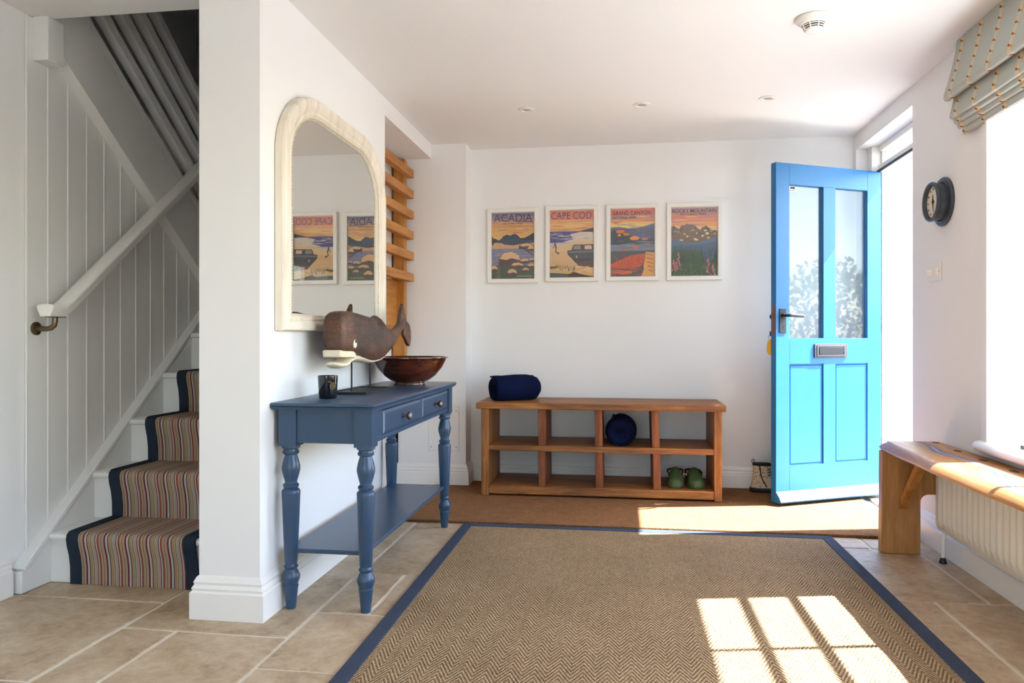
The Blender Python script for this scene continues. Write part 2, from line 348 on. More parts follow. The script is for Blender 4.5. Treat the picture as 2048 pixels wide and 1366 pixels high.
# ceiling (two slabs: over the room and beside the stair opening)
struct('ceiling', join(box(XS - .1, XO, Y0 - .1, 2.735, ZC, ZC + .2), box(-1.49, XO, 2.735, 5.3, ZC, ZC + .2)), 'ceiling', 'smooth white ceiling over the whole hall', 'ceiling', smooth=False)
struct('wall_back', box(-1.6, XO, YB, YB + .2, 0, ZC), 'wall', 'white back wall carrying the four framed posters', 'wall', smooth=False)
wa = struct('wall_alcove', box(-1.53, -1.025, 4.895, YB, 0, ZC), 'wall', 'white projecting pier left of the shoe bench', 'wall', smooth=False)
pan = link('access_panel', mesh('access_panel', box(-1.278, -1.073, 4.8915, 4.8955, .238, .531), 'wall', bevel=.001, seg=1), wa)
for sx_ in (-1.262, -1.09):
    for sz_ in (.262, .505): link('screw', mesh('screw', lathe([(.0032, -.0012), (.0032, 0.0)], (0, 0, 0), 10, 'y'), 'dark_slot'), pan, (sx_, 4.8915, sz_))
link('panel_gap', mesh('panel_gap', join(box(-1.281, -1.278, 4.894, 4.8955, .235, .534), box(-1.073, -1.070, 4.894, 4.8955, .235, .534), box(-1.278, -1.073, 4.894, 4.8955, .531, .534), box(-1.278, -1.073, 4.894, 4.8955, .235, .238)), 'grout'), wa)
# partition between stair and hall: pier, thin back of the coat recess, and the beam over the recess
struct('wall_middle', join(box(-1.49, XL, 2.485, 3.895, 0, ZC), box(-1.53, -1.51, 3.895, 4.895, 0, ZC), box(-1.51, XL, 3.895, 4.895, 2.19, ZC)), 'wall', 'white partition wall carrying the arched mirror', 'wall', smooth=False)
# left wall and stairwell
struct('wall_left', join(box(XS - .15, XS, Y0, 5.3, 0, 2.10), box(XS - .15, XS, Y0, 2.735, 2.10, ZC)), 'wall', 'white wall on the far left beside the stair', 'wall', smooth=False)
struct('wall_stairwell', join(box(-3.3, -3.2, 2.6, 5.4, 1.5, 4.7), box(-3.3, -1.49, 5.3, 5.4, 0, 4.7), box(-1.51, -1.49, 2.735, 5.3, ZC, 4.7), box(-1.53, -1.49, 4.895, 5.3, 0, ZC), box(-3.3, -1.49, 2.6, 2.735, ZC + .2, 4.7), box(-3.3, -1.49, 2.6, 5.4, 4.7, 4.8), box(-3.3, XS - .15, 2.6, 5.3, 1.4, 1.5), box(-3.3, XS - .15, 2.6, 2.735, 1.5, 2.5)),
       'wall', 'dim stairwell walls above the upper flight', 'wall', smooth=False)
# right wall with the doorway and the window
struct('wall_right', join(box(XR, XO, Y0, .36, 0, ZC), box(XR, XO, .36, 3.26, 0, .53), box(XR, XO, .36, 3.26, 2.04, ZC), box(XR, XO, 3.26, 4.098, 0, ZC),
       box(XR, 1.62, 4.098, 5.03, 2.186, ZC), box(1.62, XO, 4.098, 5.03, 2.30, ZC + .1), box(XR, XO, 5.03, 5.3, 0, ZC)), 'wall', 'thick white right wall with doorway and window', 'wall', smooth=False)
# wall behind the viewer, with an opening for the added garden doors
struct('wall_rear', join(box(XS, -1.5, Y0 - .2, Y0, 0, ZC), box(.6, XR, Y0 - .2, Y0, 0, ZC), box(-1.5, .6, Y0 - .2, Y0, 2.0, ZC)), 'wall', 'white wall behind the viewer with added glazed garden doors', 'wall', smooth=False)

def skirting(name, path, label, closed=False, h=.15):
    """moulded skirting swept along wall-face points (wall on the left of travel)"""
    prof = [(0, 0), (.024, 0), (.024, h * .62), (.017, h * .66), (.019, h * .72), (.012, h * .80), (.014, h * .86), (.006, h * .97), (0, h)]
    P = [Vector((p[0], p[1])) for p in path]; rings = []
    for i, p in enumerate(P):
        d0 = (P[i] - P[i - 1]).normalized() if i else (P[1] - P[0]).normalized(); d1 = (P[i + 1] - P[i]).normalized() if i < len(P) - 1 else d0
        n0 = Vector((d0.y, -d0.x)); n1 = Vector((d1.y, -d1.x)); m_ = (n0 + n1).normalized(); k = 1.0 / max(.3, m_.dot(n0))
        rings.append([(p.x + m_.x * a * k, p.y + m_.y * a * k, b) for a, b in prof])
    return struct(name, loft(rings), 'trim', label, 'baseboard', angle=20)
skirting('baseboard_middle', [(-1.49, 2.70), (-1.49, 2.485), (XL, 2.485), (XL, 3.895), (-1.30, 3.895)], 'tall moulded white skirting round the foot of the partition')
skirting('baseboard_alcove', [(-1.51, 4.895), (-1.025, 4.895), (-1.025, YB)], 'moulded white skirting round the projecting pier')
skirting('baseboard_back', [(-1.025, YB), (XR, YB)], 'moulded white skirting along the back wall')
skirting('baseboard_right', [(XR, 4.098), (XR, Y0)], 'moulded white skirting under the radiator')
skirting('baseboard_left', [(XS + .005, Y0), (XS + .005, 2.585)], 'moulded white skirting at the foot of the left wall')

# window in the right wall
w1 = thing('window_1', 'white multi-pane casement window in the right wall', 'window', (1.80, 2.28, .53), kind='structure')
part(w1, 'window_frame', join(box(1.775, 1.825, .36, .41, .53, 2.04), box(1.775, 1.825, 3.236, 3.26, .53, 2.04), box(1.775, 1.825, 0.41, 3.236, 1.987, 2.04), box(1.775, 1.825, 0.41, 3.236, .53, .58)), 'trim', .003)
VB = [.41, .88, 1.35, 1.82, 2.29, 2.763, 3.236]; HB = [.58, .80, 1.04, 1.50, 1.743, 1.987]  # bays nearest the viewer are out of view, added to let in more daylight
for y in VB[1:-1]: part(w1, 'mullion', box(1.7825, 1.8175, y - .009, y + .009, .58, 1.987), 'trim', .002, seg=1)
for z in HB[1:-1]: part(w1, 'glazing_bar', box(1.7825, 1.8175, .41, 3.236, z - .011, z + .011), 'trim', .002, seg=1)
for i in range(6):
    for j in range(5): part(w1, 'pane', box(1.7985, 1.8015, VB[i] + .004, VB[i + 1] - .004, HB[j] + .004, HB[j + 1] - .004), 'window_glass', smooth=False)
struct('trim_1', join(box(1.452, XR, 3.26, 3.278, .55, 2.04), box(1.462, XR, 3.278, 3.335, .55, 2.04)), 'trim', 'slim white architrave at the edge of the window', 'trim', bevel=.004)
sill = []
for y in (.25, 3.29, 3.325, 3.337):
    k = {.25: 0, 3.29: 0, 3.325: .012, 3.337: .035}[y]
    sill.append([(1.465, y, .548 - .014), (1.432 + k, y, .534), (1.418 + k, y, .541), (1.412 + k, y, .553), (1.418 + k, y, .566), (1.432 + k, y, .573), (1.465, y, .574)])
trim2 = struct('trim_2', join(loft(sill), box(1.465, 1.775, .362, 3.258, .53, .574)), 'trim', 'rounded white window board above the oak bench', 'sill', angle=50)
# doorway frame with the transom light over it
d0 = thing('door_1', 'white door frame with a narrow transom light', 'door frame', (1.62, 4.56, 0), kind='structure')
part(d0, 'jamb', box(1.575, 1.66, 4.098, 4.135, 0, 2.186), 'trim', .003); part(d0, 'jamb', box(1.60, 1.68, 4.935, 5.03, 0, 2.186), 'trim', .003)
part(d0, 'jamb_lining', box(1.545, 1.60, 4.955, 5.03, 0, 2.186), 'trim', .003)
part(d0, 'head', box(1.575, 1.66, 4.135, 4.935, 2.022, 2.062), 'trim', .004); part(d0, 'transom_rail', box(1.585, 1.65, 4.135, 4.935, 2.150, 2.186), 'trim', .004)
part(d0, 'transom_pane', box(1.615, 1.619, 4.135, 4.935, 2.062, 2.150), 'window_glass', smooth=False)
part(d0, 'weather_seal', box(1.566, 1.575, 4.135, 4.935, 2.012, 2.028), 'iron'); part(d0, 'threshold', box(1.50, 1.85, 4.098, 5.03, -.01, .012), 'stone', .003)
# unseen glazed doors behind the viewer, added to bring in fill daylight
w2 = thing('added_window', 'wide white glazed doors behind the viewer, added for daylight', 'window', (-.45, Y0 - .1, 0), kind='structure')
part(w2, 'window_frame', join(box(-1.5, -1.44, Y0 - .13, Y0 - .07, 0, 2.0), box(.54, .6, Y0 - .13, Y0 - .07, 0, 2.0), box(-1.44, .54, Y0 - .13, Y0 - .07, 1.94, 2.0), box(-1.44, .54, Y0 - .13, Y0 - .07, 0, .08)), 'trim', .003)
for i in range(3):
    xa = -1.44 + i * .66
    if i: part(w2, 'mullion', box(xa - .03, xa + .03, Y0 - .12, Y0 - .08, .08, 1.94), 'trim', .003)
    part(w2, 'pane', box(xa + .03, xa + .63, Y0 - .102, Y0 - .098, .08, 1.94), 'window_glass', smooth=False)
# outdoors: paved path, outer doorway cheek is part of the wall; shrubs across the path
struct('ground', box(XO, 40, -30, 40, -.14, -.04), 'paving', 'pale sunlit paving outside the front door', 'ground', smooth=False)
struct('terrace', box(-30, 1.9, -30, Y0 - .2, -.2, -.08), 'paving', 'pale terrace outside the added rear doors', 'ground', smooth=False)

# ------------------------------------------------------------------ staircase with panelled wall
def z_low(y): return .102 + .815 * (y - 2.65)       # top of the lower string
def z_dia(y): return 2.133 - .773 * (y - 2.82)      # foot of the upper flight's string
st = thing('staircase', 'white painted staircase rising away behind the partition', 'staircase', (-1.92, 2.75, 0))
part(st, 'wall_string', prism([(2.602, 0), (2.602, z_low(2.632)), (2.632, z_low(2.632) + .0), (4.30, z_low(4.30)), (4.30, 0)], 'x', XS + .002, -2.302), 'boards', .004)
part(st, 'string_capping', prism([(2.615, z_low(2.632) - .002), (4.30, z_low(4.31) - .002), (4.30, z_low(4.31) + .014), (2.600, z_low(2.632) + .012)], 'x', XS + .002, -2.292), 'boards', .004)
NST, GO, RI = 7, .252, .2045
for i in range(NST):
    yr, zt = 2.757 + GO * i, .203 + RI * i
    xe = -1.492 if i < 4 else -1.535
    part(st, 'riser', box(-2.302, xe, yr, yr + .02, zt - RI if i else 0, zt - .026), 'boards')
    tp = [(yr + GO + .02, zt), (yr + GO + .02, zt - .028), (yr - .012, zt - .028), (yr - .020, zt - .023), (yr - .023, zt - .014), (yr - .020, zt - .005), (yr - .012, zt)]
    part(st, 'tread', prism(tp, 'x', -2.302, xe), 'boards')
part(st, 'landing', box(XS, -1.535, 4.52, 5.29, 1.40, 1.43), 'boards')
# string and open rails of the returning upper flight
yb = 4.6
part(st, 'upper_string', prism([(2.735, z_dia(2.735) + .02), (2.82, z_dia(2.82)), (yb, z_dia(yb)), (yb, z_dia(yb) + .300), (2.735, z_dia(2.735) + .300)], 'x', XS - .01, -2.282), 'boards', .003)
part(st, 'string_post', box(-2.340, -2.270, 2.700, 2.790, 2.108, ZC), 'boards', .004)
def rail_prism(c0, c1, x0, x1): return prism([(2.74, z_dia(2.74) + c0), (yb, z_dia(yb) + c0), (yb, z_dia(yb) + c1), (2.74, z_dia(2.74) + c1)], 'x', x0, x1)
for ca, cb in ((.308, .361), (.462, .523), (.622, .685), (.783, .845), (.935, .985)): part(st, 'sloping_rail', rail_prism(ca, cb, -2.330, -2.285), 'boards', .003)
for i in range(12):
    ya, ybd = 2.667 + .113 * i, 2.667 + .113 * (i + 1)
    if i == 11: ybd = 4.0
    g = .0035; za, zb = z_low(ya) - .03, z_low(ybd) - .03
    ta, tb = (z_dia(ya) + .03, z_dia(ybd) + .03) if i > 1 else (2.28, 2.28) if i == 0 else (2.17, 2.12)
    part(st, 'board', join(prism([(ya + g, za), (ybd - g, zb), (ybd - g, tb), (ya + g, ta)], 'x', XS, XS + .012), tube([(XS + .0115, ya + .001, za), (XS + .0115, ya + .001, ta)], .0042, 8)), 'boards')
# runner
rn = thing('stair_runner', 'striped wool stair runner with navy bound edges', 'carpet', (-1.93, 2.75, 0))
def runner_path(t):
    P = []
    for i in range(NST):
        yr, zt = 2.757 + GO * i, .203 + RI * i; zb = zt - RI if i else 0
        P += [(yr - t, zb + (t if i else 0)), (yr - t - .001, zb + .07), (yr - t - .008, zt - .085), (yr - t - .020, zt - .045), (yr - .024 - t, zt - .018), (yr - .022 - t * .9, zt + .0), (yr - .012 - t * .5, zt + t * .9), (yr + .01, zt + t), (yr + GO - t, zt + t)]
    return P
def runner_strip(x0, x1, t):
    rings = [[(x0, a, b), (x1, a, b)] for a, b in runner_path(t)]
    inner = [[(x0, a, b), (x1, a, b)] for a, b in runner_path(.001)]
    return loft([[p[0], p[1], q[1], q[0]] for p, q in zip(rings, inner)])
part(rn, 'pile', runner_strip(-2.158, -1.70, .010), 'runner', angle=60)
part(rn, 'border', runner_strip(-2.207, -2.156, .013), 'runner_border', angle=60, label='navy bound edge along the wall side')
part(rn, 'border', runner_strip(-1.702, -1.652, .013), 'runner_border', angle=60, label='navy bound edge along the partition side')
# handrail
hr = thing('handrail', 'white wooden handrail on a bronze bracket', 'handrail', (-2.26, 2.72, 1.03))
prof = [(-.022, -.024), (.022, -.024), (.037, .010), (.037, .016), (.030, .022), (.012, .025), (-.012, .025), (-.030, .022), (-.037, .016), (-.037, .010)]
def rail_ring(y, z, ny, nz): return [(-2.255 + a, y + ny * b, z + nz * b) for a, b in prof]
s_, c_ = math.sin(math.radians(38.2)), math.cos(math.radians(38.2))
def zr(y): return 1.118 + .787 * (y - 2.77)
part(hr, 'rail', loft([rail_ring(2.668, 1.104, 0, 1), rail_ring(2.745, 1.104, -.2, .98), rail_ring(2.79, zr(2.79), -s_, c_), rail_ring(4.4, zr(4.4), -s_, c_)]), 'trim', angle=50)
br = part(hr, 'bracket', tube([(XS + .012, 2.715, 1.032), (-2.29, 2.715, 1.030), (-2.268, 2.716, 1.034), (-2.257, 2.718, 1.045), (-2.255, 2.72, 1.06), (-2.255, 2.72, 1.08)], .0105, 14), 'bronze')
part(hr, 'rose', lathe([(.027, XS + .012), (.027, XS + .018), (.02, XS + .021)], (0, 2.715, 1.032), 24, 'x'), 'bronze', under=br)
part(hr, 'saddle', box(-2.275, -2.235, 2.69, 2.755, 1.0765, 1.0795), 'bronze', under=br)

# ------------------------------------------------------------------ floor coverings
matb = thing('coir_mat', 'wide brown coir mat between rug and back wall', 'door mat', (.14, 4.5, 0))
part(matb, 'pile', box(-1.235, 1.45, 3.93, 5.04, .001, .0145), 'coir', .004)
V, F = [], []
for k in range(5200):
    x = random.uniform(-1.235, 1.45); z = random.uniform(.002, .012); l = random.uniform(.004, .010); w = .0009
    dx, dz = random.uniform(-.4, .4) * l, random.uniform(-.5, .35) * l; o = len(V)
    V += [(x - w, 3.932, z), (x + w, 3.932, z), (x, 3.932, z + w * 1.6), (x + dx, 3.931 - l, max(.001, z + dz))]; F += [(o, o + 1, o + 3), (o + 1, o + 2, o + 3), (o + 2, o, o + 3)]
fr = part(matb, 'fringe', (V, F), 'coir', smooth=False); fr['kind'] = 'stuff'
rx0, rx1, ry0, ry1, bw = -.831, 1.031, .75, 3.912, .055
rug = thing('area_rug', 'large herringbone sisal rug bound in slate blue', 'rug', (.1, 2.33, 0))
part(rug, 'weave', box(rx0 + bw - .004, rx1 - bw + .004, ry0 + bw, ry1 - bw + .004, .001, .0075), 'sisal', .002, seg=1)
def bind(x0, y0, x1, y1):
    return prism([(x0, y0), (x1, y0), (x1, y1), (x0, y1)], 'z', .0012, .0098)
for poly in ([(rx0, ry1), (rx1, ry1), (rx1 - bw, ry1 - bw), (rx0 + bw, ry1 - bw)], [(rx0, ry0), (rx1, ry0), (rx1 - bw, ry0 + bw), (rx0 + bw, ry0 + bw)],
             [(rx0, ry0), (rx0 + bw, ry0 + bw), (rx0 + bw, ry1 - bw), (rx0, ry1)], [(rx1, ry0), (rx1 - bw, ry0 + bw), (rx1 - bw, ry1 - bw), (rx1, ry1)]):
    part(rug, 'binding', prism(poly, 'z', .0012, .0102), 'rug_border', .003)

# ------------------------------------------------------------------ console table
tb = thing('console_table', 'slate blue console table with turned legs and two drawers', 'table', (-1.06, 3.23, 0))
TX0, TX1, TY0, TY1 = -1.256, -.868, 2.556, 3.90
def slab_profile(x0, x1, y0, y1, levels):
    return loft([[(x0 - e * 0, y0 - e, z), (x1 + e, y0 - e, z), (x1 + e, y1 + e, z), (x0 - e * 0, y1 + e, z)] for e, z in levels])
part(tb, 'tabletop', slab_profile(TX0, TX1, TY0, TY1, [(-.016, .7345), (-.010, .7345), (-.010, .738), (-.004, .740), (-.001, .745), (-.004, .7475), (0, .749), (0, .755), (-.003, .7585), (-.007, .760)]), 'table_blue', angle=30)
lx, ly = (-1.205, -.918), (2.617, 3.838)
sq = .0335
legp = [(.017, 0), (.0185, .006), (.0255, .075), (.0275, .085), (.024, .089), (.0265, .093), (.0325, .112), (.0325, .122), (.027, .135), (.021, .146), (.0245, .150), (.0265, .156), (.0225, .161), (.021, .165),
        (.0235, .17), (.0335, .425), (.0335, .432), (.030, .438), (.024, .443), (.0285, .449), (.029, .456), (.0225, .462), (.022, .468), (.027, .485), (.033, .510), (.033, .523), (.028, .545), (.0235, .560), (.0225, .566), (.029, .570), (.0305, .577), (.0265, .582), (.0265, .588), (.0335, .592), (.0335, .600)]
leg_me = mesh('leg', join(lathe(legp, (0, 0, 0), 28), box(-sq, sq, -sq, sq, .600, .735)), 'table_blue', angle=40)
for x in lx:
    for y in ly: link('leg', leg_me, tb, (x + 1.06, y - 3.23, 0))
for y, s1 in ((ly[0], -1), (ly[1], 1)): part(tb, 'end_apron', box(lx[0] + sq, lx[1] - sq, y - .012 + s1 * .014, y + .012 + s1 * .014, .612, .735), 'table_blue', .002)
part(tb, 'back_apron', box(lx[0] - .03, lx[0] - .012, ly[0] + sq, ly[1] - sq, .612, .735), 'table_blue')
xf = lx[1] + sq - .010       # drawer-front plane
part(tb, 'front_apron', join(box(xf - .02, xf, ly[0] + sq, ly[1] - sq, .610, .628), box(xf - .02, xf, ly[0] + sq, ly[1] - sq, .722, .735), box(xf - .02, xf, 3.262, 3.298, .628, .722), box(xf - .02, xf, ly[0] + sq, 2.735, .628, .722), box(xf - .02, xf, 3.79, ly[1] - sq, .628, .722)), 'table_blue', .0015, seg=1)
kn = lathe([(.0, 0), (.010, 0), (.010, .004), (.006, .007), (.0055, .014), (.010, .019), (.0175, .026), (.0185, .032), (.015, .038), (.008, .041), (.0, .0415)], (0, 0, 0), 24, 'x', caps=False)
for ya, yb_ in ((2.737, 3.260), (3.300, 3.788)):
    d = part(tb, 'drawer', loft([[(xf - .015, ya, .630), (xf - .015, yb_, .630), (xf - .015, yb_, .720), (xf - .015, ya, .720)], [(xf + .001, ya, .630), (xf + .001, yb_, .630), (xf + .001, yb_, .720), (xf + .001, ya, .720)],
        [(xf + .005, ya + .012, .642), (xf + .005, yb_ - .012, .642), (xf + .005, yb_ - .012, .708), (xf + .005, ya + .012, .708)]]), 'table_blue', .001, seg=1)
    part(tb, 'knob', move(kn, (xf + .005, ya + .245 if ya < 3 else ya + .215, .676)), 'pewter', under=d, label='round pewter drawer knob')
part(tb, 'shelf', join(slab_profile(lx[0] - .012, lx[1] + .002, ly[0] - .005, ly[1] + .01, [(-.004, .2045), (0, .208), (0, .216), (-.004, .2205)])), 'table_blue', angle=30)

# ------------------------------------------------------------------ things on the console
TZ = .760
cd = thing('candle_jar', 'black glass candle jar with a small gold emblem', 'candle', (-1.127, 2.775, TZ))
cp = [(.0315, 0), (.034, .003), (.0385, .086), (.0385, .0885), (.036, .0885), (.0355, .06), (.0, .06)]
part(cd, 'jar', move(lathe(cp, (0, 0, 0), 40, caps=True), tuple(cd.location)), 'candle_glass', angle=50)
part(cd, 'wax', move(lathe([(.0345, .0595), (.0345, .062), (0, .0625)], (0, 0, 0), 32, caps=False), tuple(cd.location)), 'candle_wax')
em = []
for k in range(25):
    a = 2 * PI * k / 24; em.append((a, .0095))
def on_jar(u, z):   # wrap (arc, height) onto the jar, facing the viewer's right
    a = math.radians(-38) + u / .037; r = .034 + .0045 * z / .086 + .0006
    return (cd.location.x + r * math.cos(a), cd.location.y + r * math.sin(a), cd.location.z + z)
def ring_tube(): return tube([on_jar(.0095 * math.cos(a), .050 + .0125 * math.sin(a)) for a, _ in em], .0008, 6, False)
part(cd, 'emblem', join(ring_tube(), tube([on_jar(0, .038), on_jar(0, .062)], .0008, 6), tube([on_jar(-.009, .050), on_jar(0, .050), on_jar(.009, .050)], .0008, 6), tube([on_jar(.0045, .041), on_jar(.006, .05), on_jar(.0045, .059)], .0007, 6)), 'gold', label='gold monogram ring')

bo = solo('wooden_bowl', lathe([(.0, .004), (.070, .004), (.078, .0), (.080, .006), (.074, .014), (.095, .022), (.128, .046), (.160, .085), (.178, .120), (.184, .132), (.192, .134), (.192, .138), (.182, .139), (.170, .120), (.150, .083), (.118, .046), (.07, .028), (.0, .024)], (0, 0, 0), 64, caps=False), 'bowl_wood',
          'dark polished wooden bowl behind the whale', 'bowl', angle=60)
bo.location = (-1.048, 3.64, TZ)

# carved sperm whale on a two-rod stand
wr = thing('whale_sculpture', 'carved dark wooden sperm whale on a metal rod stand', 'sculpture', (-1.12, 3.14, TZ))
H0, T0 = Vector((-1.135, 2.84)), Vector((-1.10, 3.72)); UU = (T0 - H0).normalized(); NN = Vector((UU.y, -UU.x))
def wp(s, n, z): return (H0.x + UU.x * s + NN.x * n, H0.y + UU.y * s + NN.y * n, z)
body = [(.000, 1.060, .958, .032), (.003, 1.078, .945, .041), (.014, 1.091, .938, .0455), (.037, 1.100, .936, .048), (.075, 1.104, .935, .049), (.128, 1.104, .931, .050), (.209, 1.098, .915, .051), (.30, 1.090, .895, .050),
        (.385, 1.083, .887, .047), (.425, 1.087, .888, .045), (.452, 1.096, .889, .043), (.470, 1.096, .890, .042), (.494, 1.086, .893, .040), (.551, 1.064, .903, .034), (.60, 1.047, .919, .029), (.64, 1.036, .933, .025), (.675, 1.034, .947, .022), (.71, 1.039, .967, .020), (.75, 1.052, .990, .019), (.79, 1.072, 1.012, .018), (.83, 1.090, 1.035, .016), (.865, 1.092, 1.050, .011)]
rings = []
for s, zt, zb, w in body:
    r = []
    for k in range(32):
        a = 2 * PI * k / 32; ca, sa = math.cos(a), math.sin(a); e = .50 if s < .3 else .50 + min(.3, (s - .3))
        cx_, sx_ = math.copysign(abs(ca) ** e, ca), math.copysign(abs(sa) ** (e + .12), sa)
        ridge = .55 if .42 < s < .49 and sa > .5 else 1.0
        r.append(wp(s, w * cx_ * ridge, (zt + zb) / 2 + (zt - zb) / 2 * sx_))
    rings.append(r)
part(wr, 'body', loft(rings), 'whale', angle=60)
def fluke(pts, th, dn):
    a = [wp(s, dn(s, z) + th * .5, z) for s, z in pts]; b = [wp(s, dn(s, z) - th * .5, z) for s, z in pts]; n = len(pts)
    return a + b, [tuple(range(n)), tuple(range(n, 2 * n))[::-1]] + [(i, (i + 1) % n, n + (i + 1) % n, n + i) for i in range(n)]
part(wr, 'fluke', fluke([(.775, 1.060), (.805, 1.098), (.838, 1.142), (.868, 1.170), (.880, 1.142), (.888, 1.105), (.900, 1.078), (.895, 1.045), (.855, 1.028), (.815, 1.035)], .020, lambda s, z: (1.06 - z) * .1), 'whale', .006)
part(wr, 'fluke', fluke([(.875, 1.082), (.910, 1.077), (.940, 1.062), (.951, 1.030), (.944, .992), (.924, .962), (.906, .948), (.890, .957), (.866, .982), (.836, 1.006), (.845, 1.040)], .020, lambda s, z: (1.06 - z) * .1), 'whale', .006)
def lip_ring(s, w, za, zb): return [wp(s, w, za), wp(s, w * .92, zb), wp(s, -w * .92, zb), wp(s, -w, za)]
part(wr, 'lip', loft([lip_ring(-.002, .034, .947, .920), lip_ring(.008, .0455, .943, .917), lip_ring(.035, .0495, .941, .916), lip_ring(.07, .0505, .941, .916), lip_ring(.100, .050, .939, .915), lip_ring(.125, .047, .932, .912), lip_ring(.15, .040, .922, .908)]), 'cream_paint', .003, label='cream painted upper lip')
def jaw_ring(s, w, za, zb):
    return [wp(s, w * math.cos(a), (za + zb) / 2 + (za - zb) / 2 * math.sin(a)) for a in [2 * PI * k / 16 for k in range(16)]]
part(wr, 'lower_jaw', loft([jaw_ring(-.014, .012, .898, .888), jaw_ring(-.004, .027, .900, .880), jaw_ring(.022, .036, .899, .872), jaw_ring(.055, .038, .898, .871), jaw_ring(.085, .038, .901, .876), jaw_ring(.115, .036, .912, .888), jaw_ring(.145, .042, .923, .896), jaw_ring(.19, .047, .924, .896), jaw_ring(.26, .044, .910, .889), jaw_ring(.34, .036, .898, .8825), jaw_ring(.42, .028, .897, .8835), jaw_ring(.50, .020, .902, .890), jaw_ring(.56, .012, .911, .900), jaw_ring(.59, .006, .918, .911)]), 'cream_paint', label='cream painted lower jaw and belly')
ea = math.atan2(NN.y, NN.x)
ey = part(wr, 'eye', xform(lathe([(0, .003), (.010, .0028), (.0145, .001), (.0145, -.01)], (0, 0, 0), 20, 'z', caps=False), Matrix.Translation(wp(.113, .0495, .970)) @ Matrix.Rotation(ea, 4, 'Z') @ Matrix.Rotation(PI / 2, 4, 'Y') @ Matrix.Scale(1.2, 4, (1, 0, 0)) @ Matrix.Scale(1.1, 4, (0, 1, 0))), 'cream_paint', label='painted white eye')
part(wr, 'pupil', xform(lathe([(0, .0012), (.006, .001), (.0075, -.004)], (0, 0, 0), 16, 'z', caps=False), Matrix.Translation(wp(.113, .0525, .979)) @ Matrix.Rotation(ea, 4, 'Z') @ Matrix.Rotation(PI / 2, 4, 'Y')), 'dark_slot', under=ey)
for (x, y, zt) in ((-1.146, 3.085, .905), (-1.138, 3.302, .900)): part(wr, 'rod', tube([(x, y, TZ + .004), (x, y, zt)], .0038, 10), 'iron')
part(wr, 'base', join(box(-1.205, -1.040, 2.965, 3.335, TZ + .0005, TZ + .006), box(-1.205, -1.19, 2.965, 3.335, TZ + .006, TZ + .010), box(-1.055, -1.04, 2.965, 3.335, TZ + .006, TZ + .010), box(-1.19, -1.055, 2.965, 2.98, TZ + .006, TZ + .010), box(-1.19, -1.055, 3.32, 3.335, TZ + .006, TZ + .010)), 'iron')

# ------------------------------------------------------------------ arched mirror
mr = thing('wall_mirror', 'arched limewashed mirror with beaded inner edge', 'mirror', (XL, 3.2, 1.02))
def arch(y0, y1, z0, z1, ra, rb, n=14):
    """outline: bottom left, up, elliptical shoulders"""
    P = [(y0, z0)]
    for k in range(n + 1):
        a = PI - (PI / 2) * k / n; P.append((y0 + ra + ra * math.cos(a), z1 - rb + rb * math.sin(a)))
    for k in range(n + 1):
        a = PI / 2 - (PI / 2) * k / n; P.append((y1 - ra + ra * math.cos(a), z1 - rb + rb * math.sin(a)))
    P.append((y1, z0)); return P
def mo(e, x): return [(x, a, b) for a, b in arch(2.597 + e, 3.806 - e, 1.022 + e * .66, 1.968 - e * .82, max(.36 - e * .9, .2), max(.285 - e * .75, .16))]
prof = [(0, XL + .002), (0, XL + .030), (.006, XL + .038), (.022, XL + .042), (.040, XL + .040), (.055, XL + .034), (.062, XL + .028), (.066, XL + .031), (.078, XL + .030), (.084, XL + .024), (.088, XL + .024), (.096, XL + .022), (.103, XL + .012)]
rings = [mo(e, x) for e, x in prof]
part(mr, 'frame', loft(rings, caps=False), 'limed_z', angle=30)
inner = mo(.100, XL + .0135); part(mr, 'glass', (inner, [tuple(range(len(inner)))]), 'mirror', smooth=False)
part(mr, 'backing', (mo(.01, XL + .003), [tuple(range(len(inner)))]), 'dark_slot', smooth=False)
bead = [Vector(p) for p in mo(.0925, XL + .0245)]; bead.append(bead[0]); V, F = [], []
oct_ = [(1, 0, 0), (0, 1, 0), (-1, 0, 0), (0, -1, 0), (0, 0, 1), (0, 0, -1)]; of = [(0, 1, 4), (1, 2, 4), (2, 3, 4), (3, 0, 4), (1, 0, 5), (2, 1, 5), (3, 2, 5), (0, 3, 5)]
acc = 0.0; stp = .0115
for a, b in zip(bead[:-1], bead[1:]):
    L_ = (b - a).length
    while acc < L_:
        p = a + (b - a) * (acc / L_); o = len(V); V += [(p.x + q[0] * .0042, p.y + q[1] * .0045, p.z + q[2] * .0045) for q in oct_]; F += [tuple(i + o for i in f) for f in of]; acc += stp
    acc -= L_
bd = part(mr, 'beading', (V, F), 'cream_paint', angle=180); bd['kind'] = 'stuff'

# ------------------------------------------------------------------ slatted rack in the recess
sr = thing('slatted_coat_rack', 'slatted pine rack fixed in the recess beside the mirror wall', 'rack', (-1.46, 4.4, .87))
for y in (4.80, 4.02): part(sr, 'post', box(-1.495, -1.42, y, y + .06, .87, 2.175), 'pine_z', .003)
for z in (2.085, 1.947, 1.811, 1.675, 1.535, 1.393): part(sr, 'slat', box(-1.42, -1.376, 3.94, 4.875, z - .027, z + .027), 'pine_y', .003)
part(sr, 'lower_board', box(-1.505, -1.47, 4.08, 4.80, 1.02, 1.37), 'pine_y', .002); part(sr, 'foot_block', box(-1.497, -1.418, 4.798, 4.862, .87, .955), 'pine_z', .002)

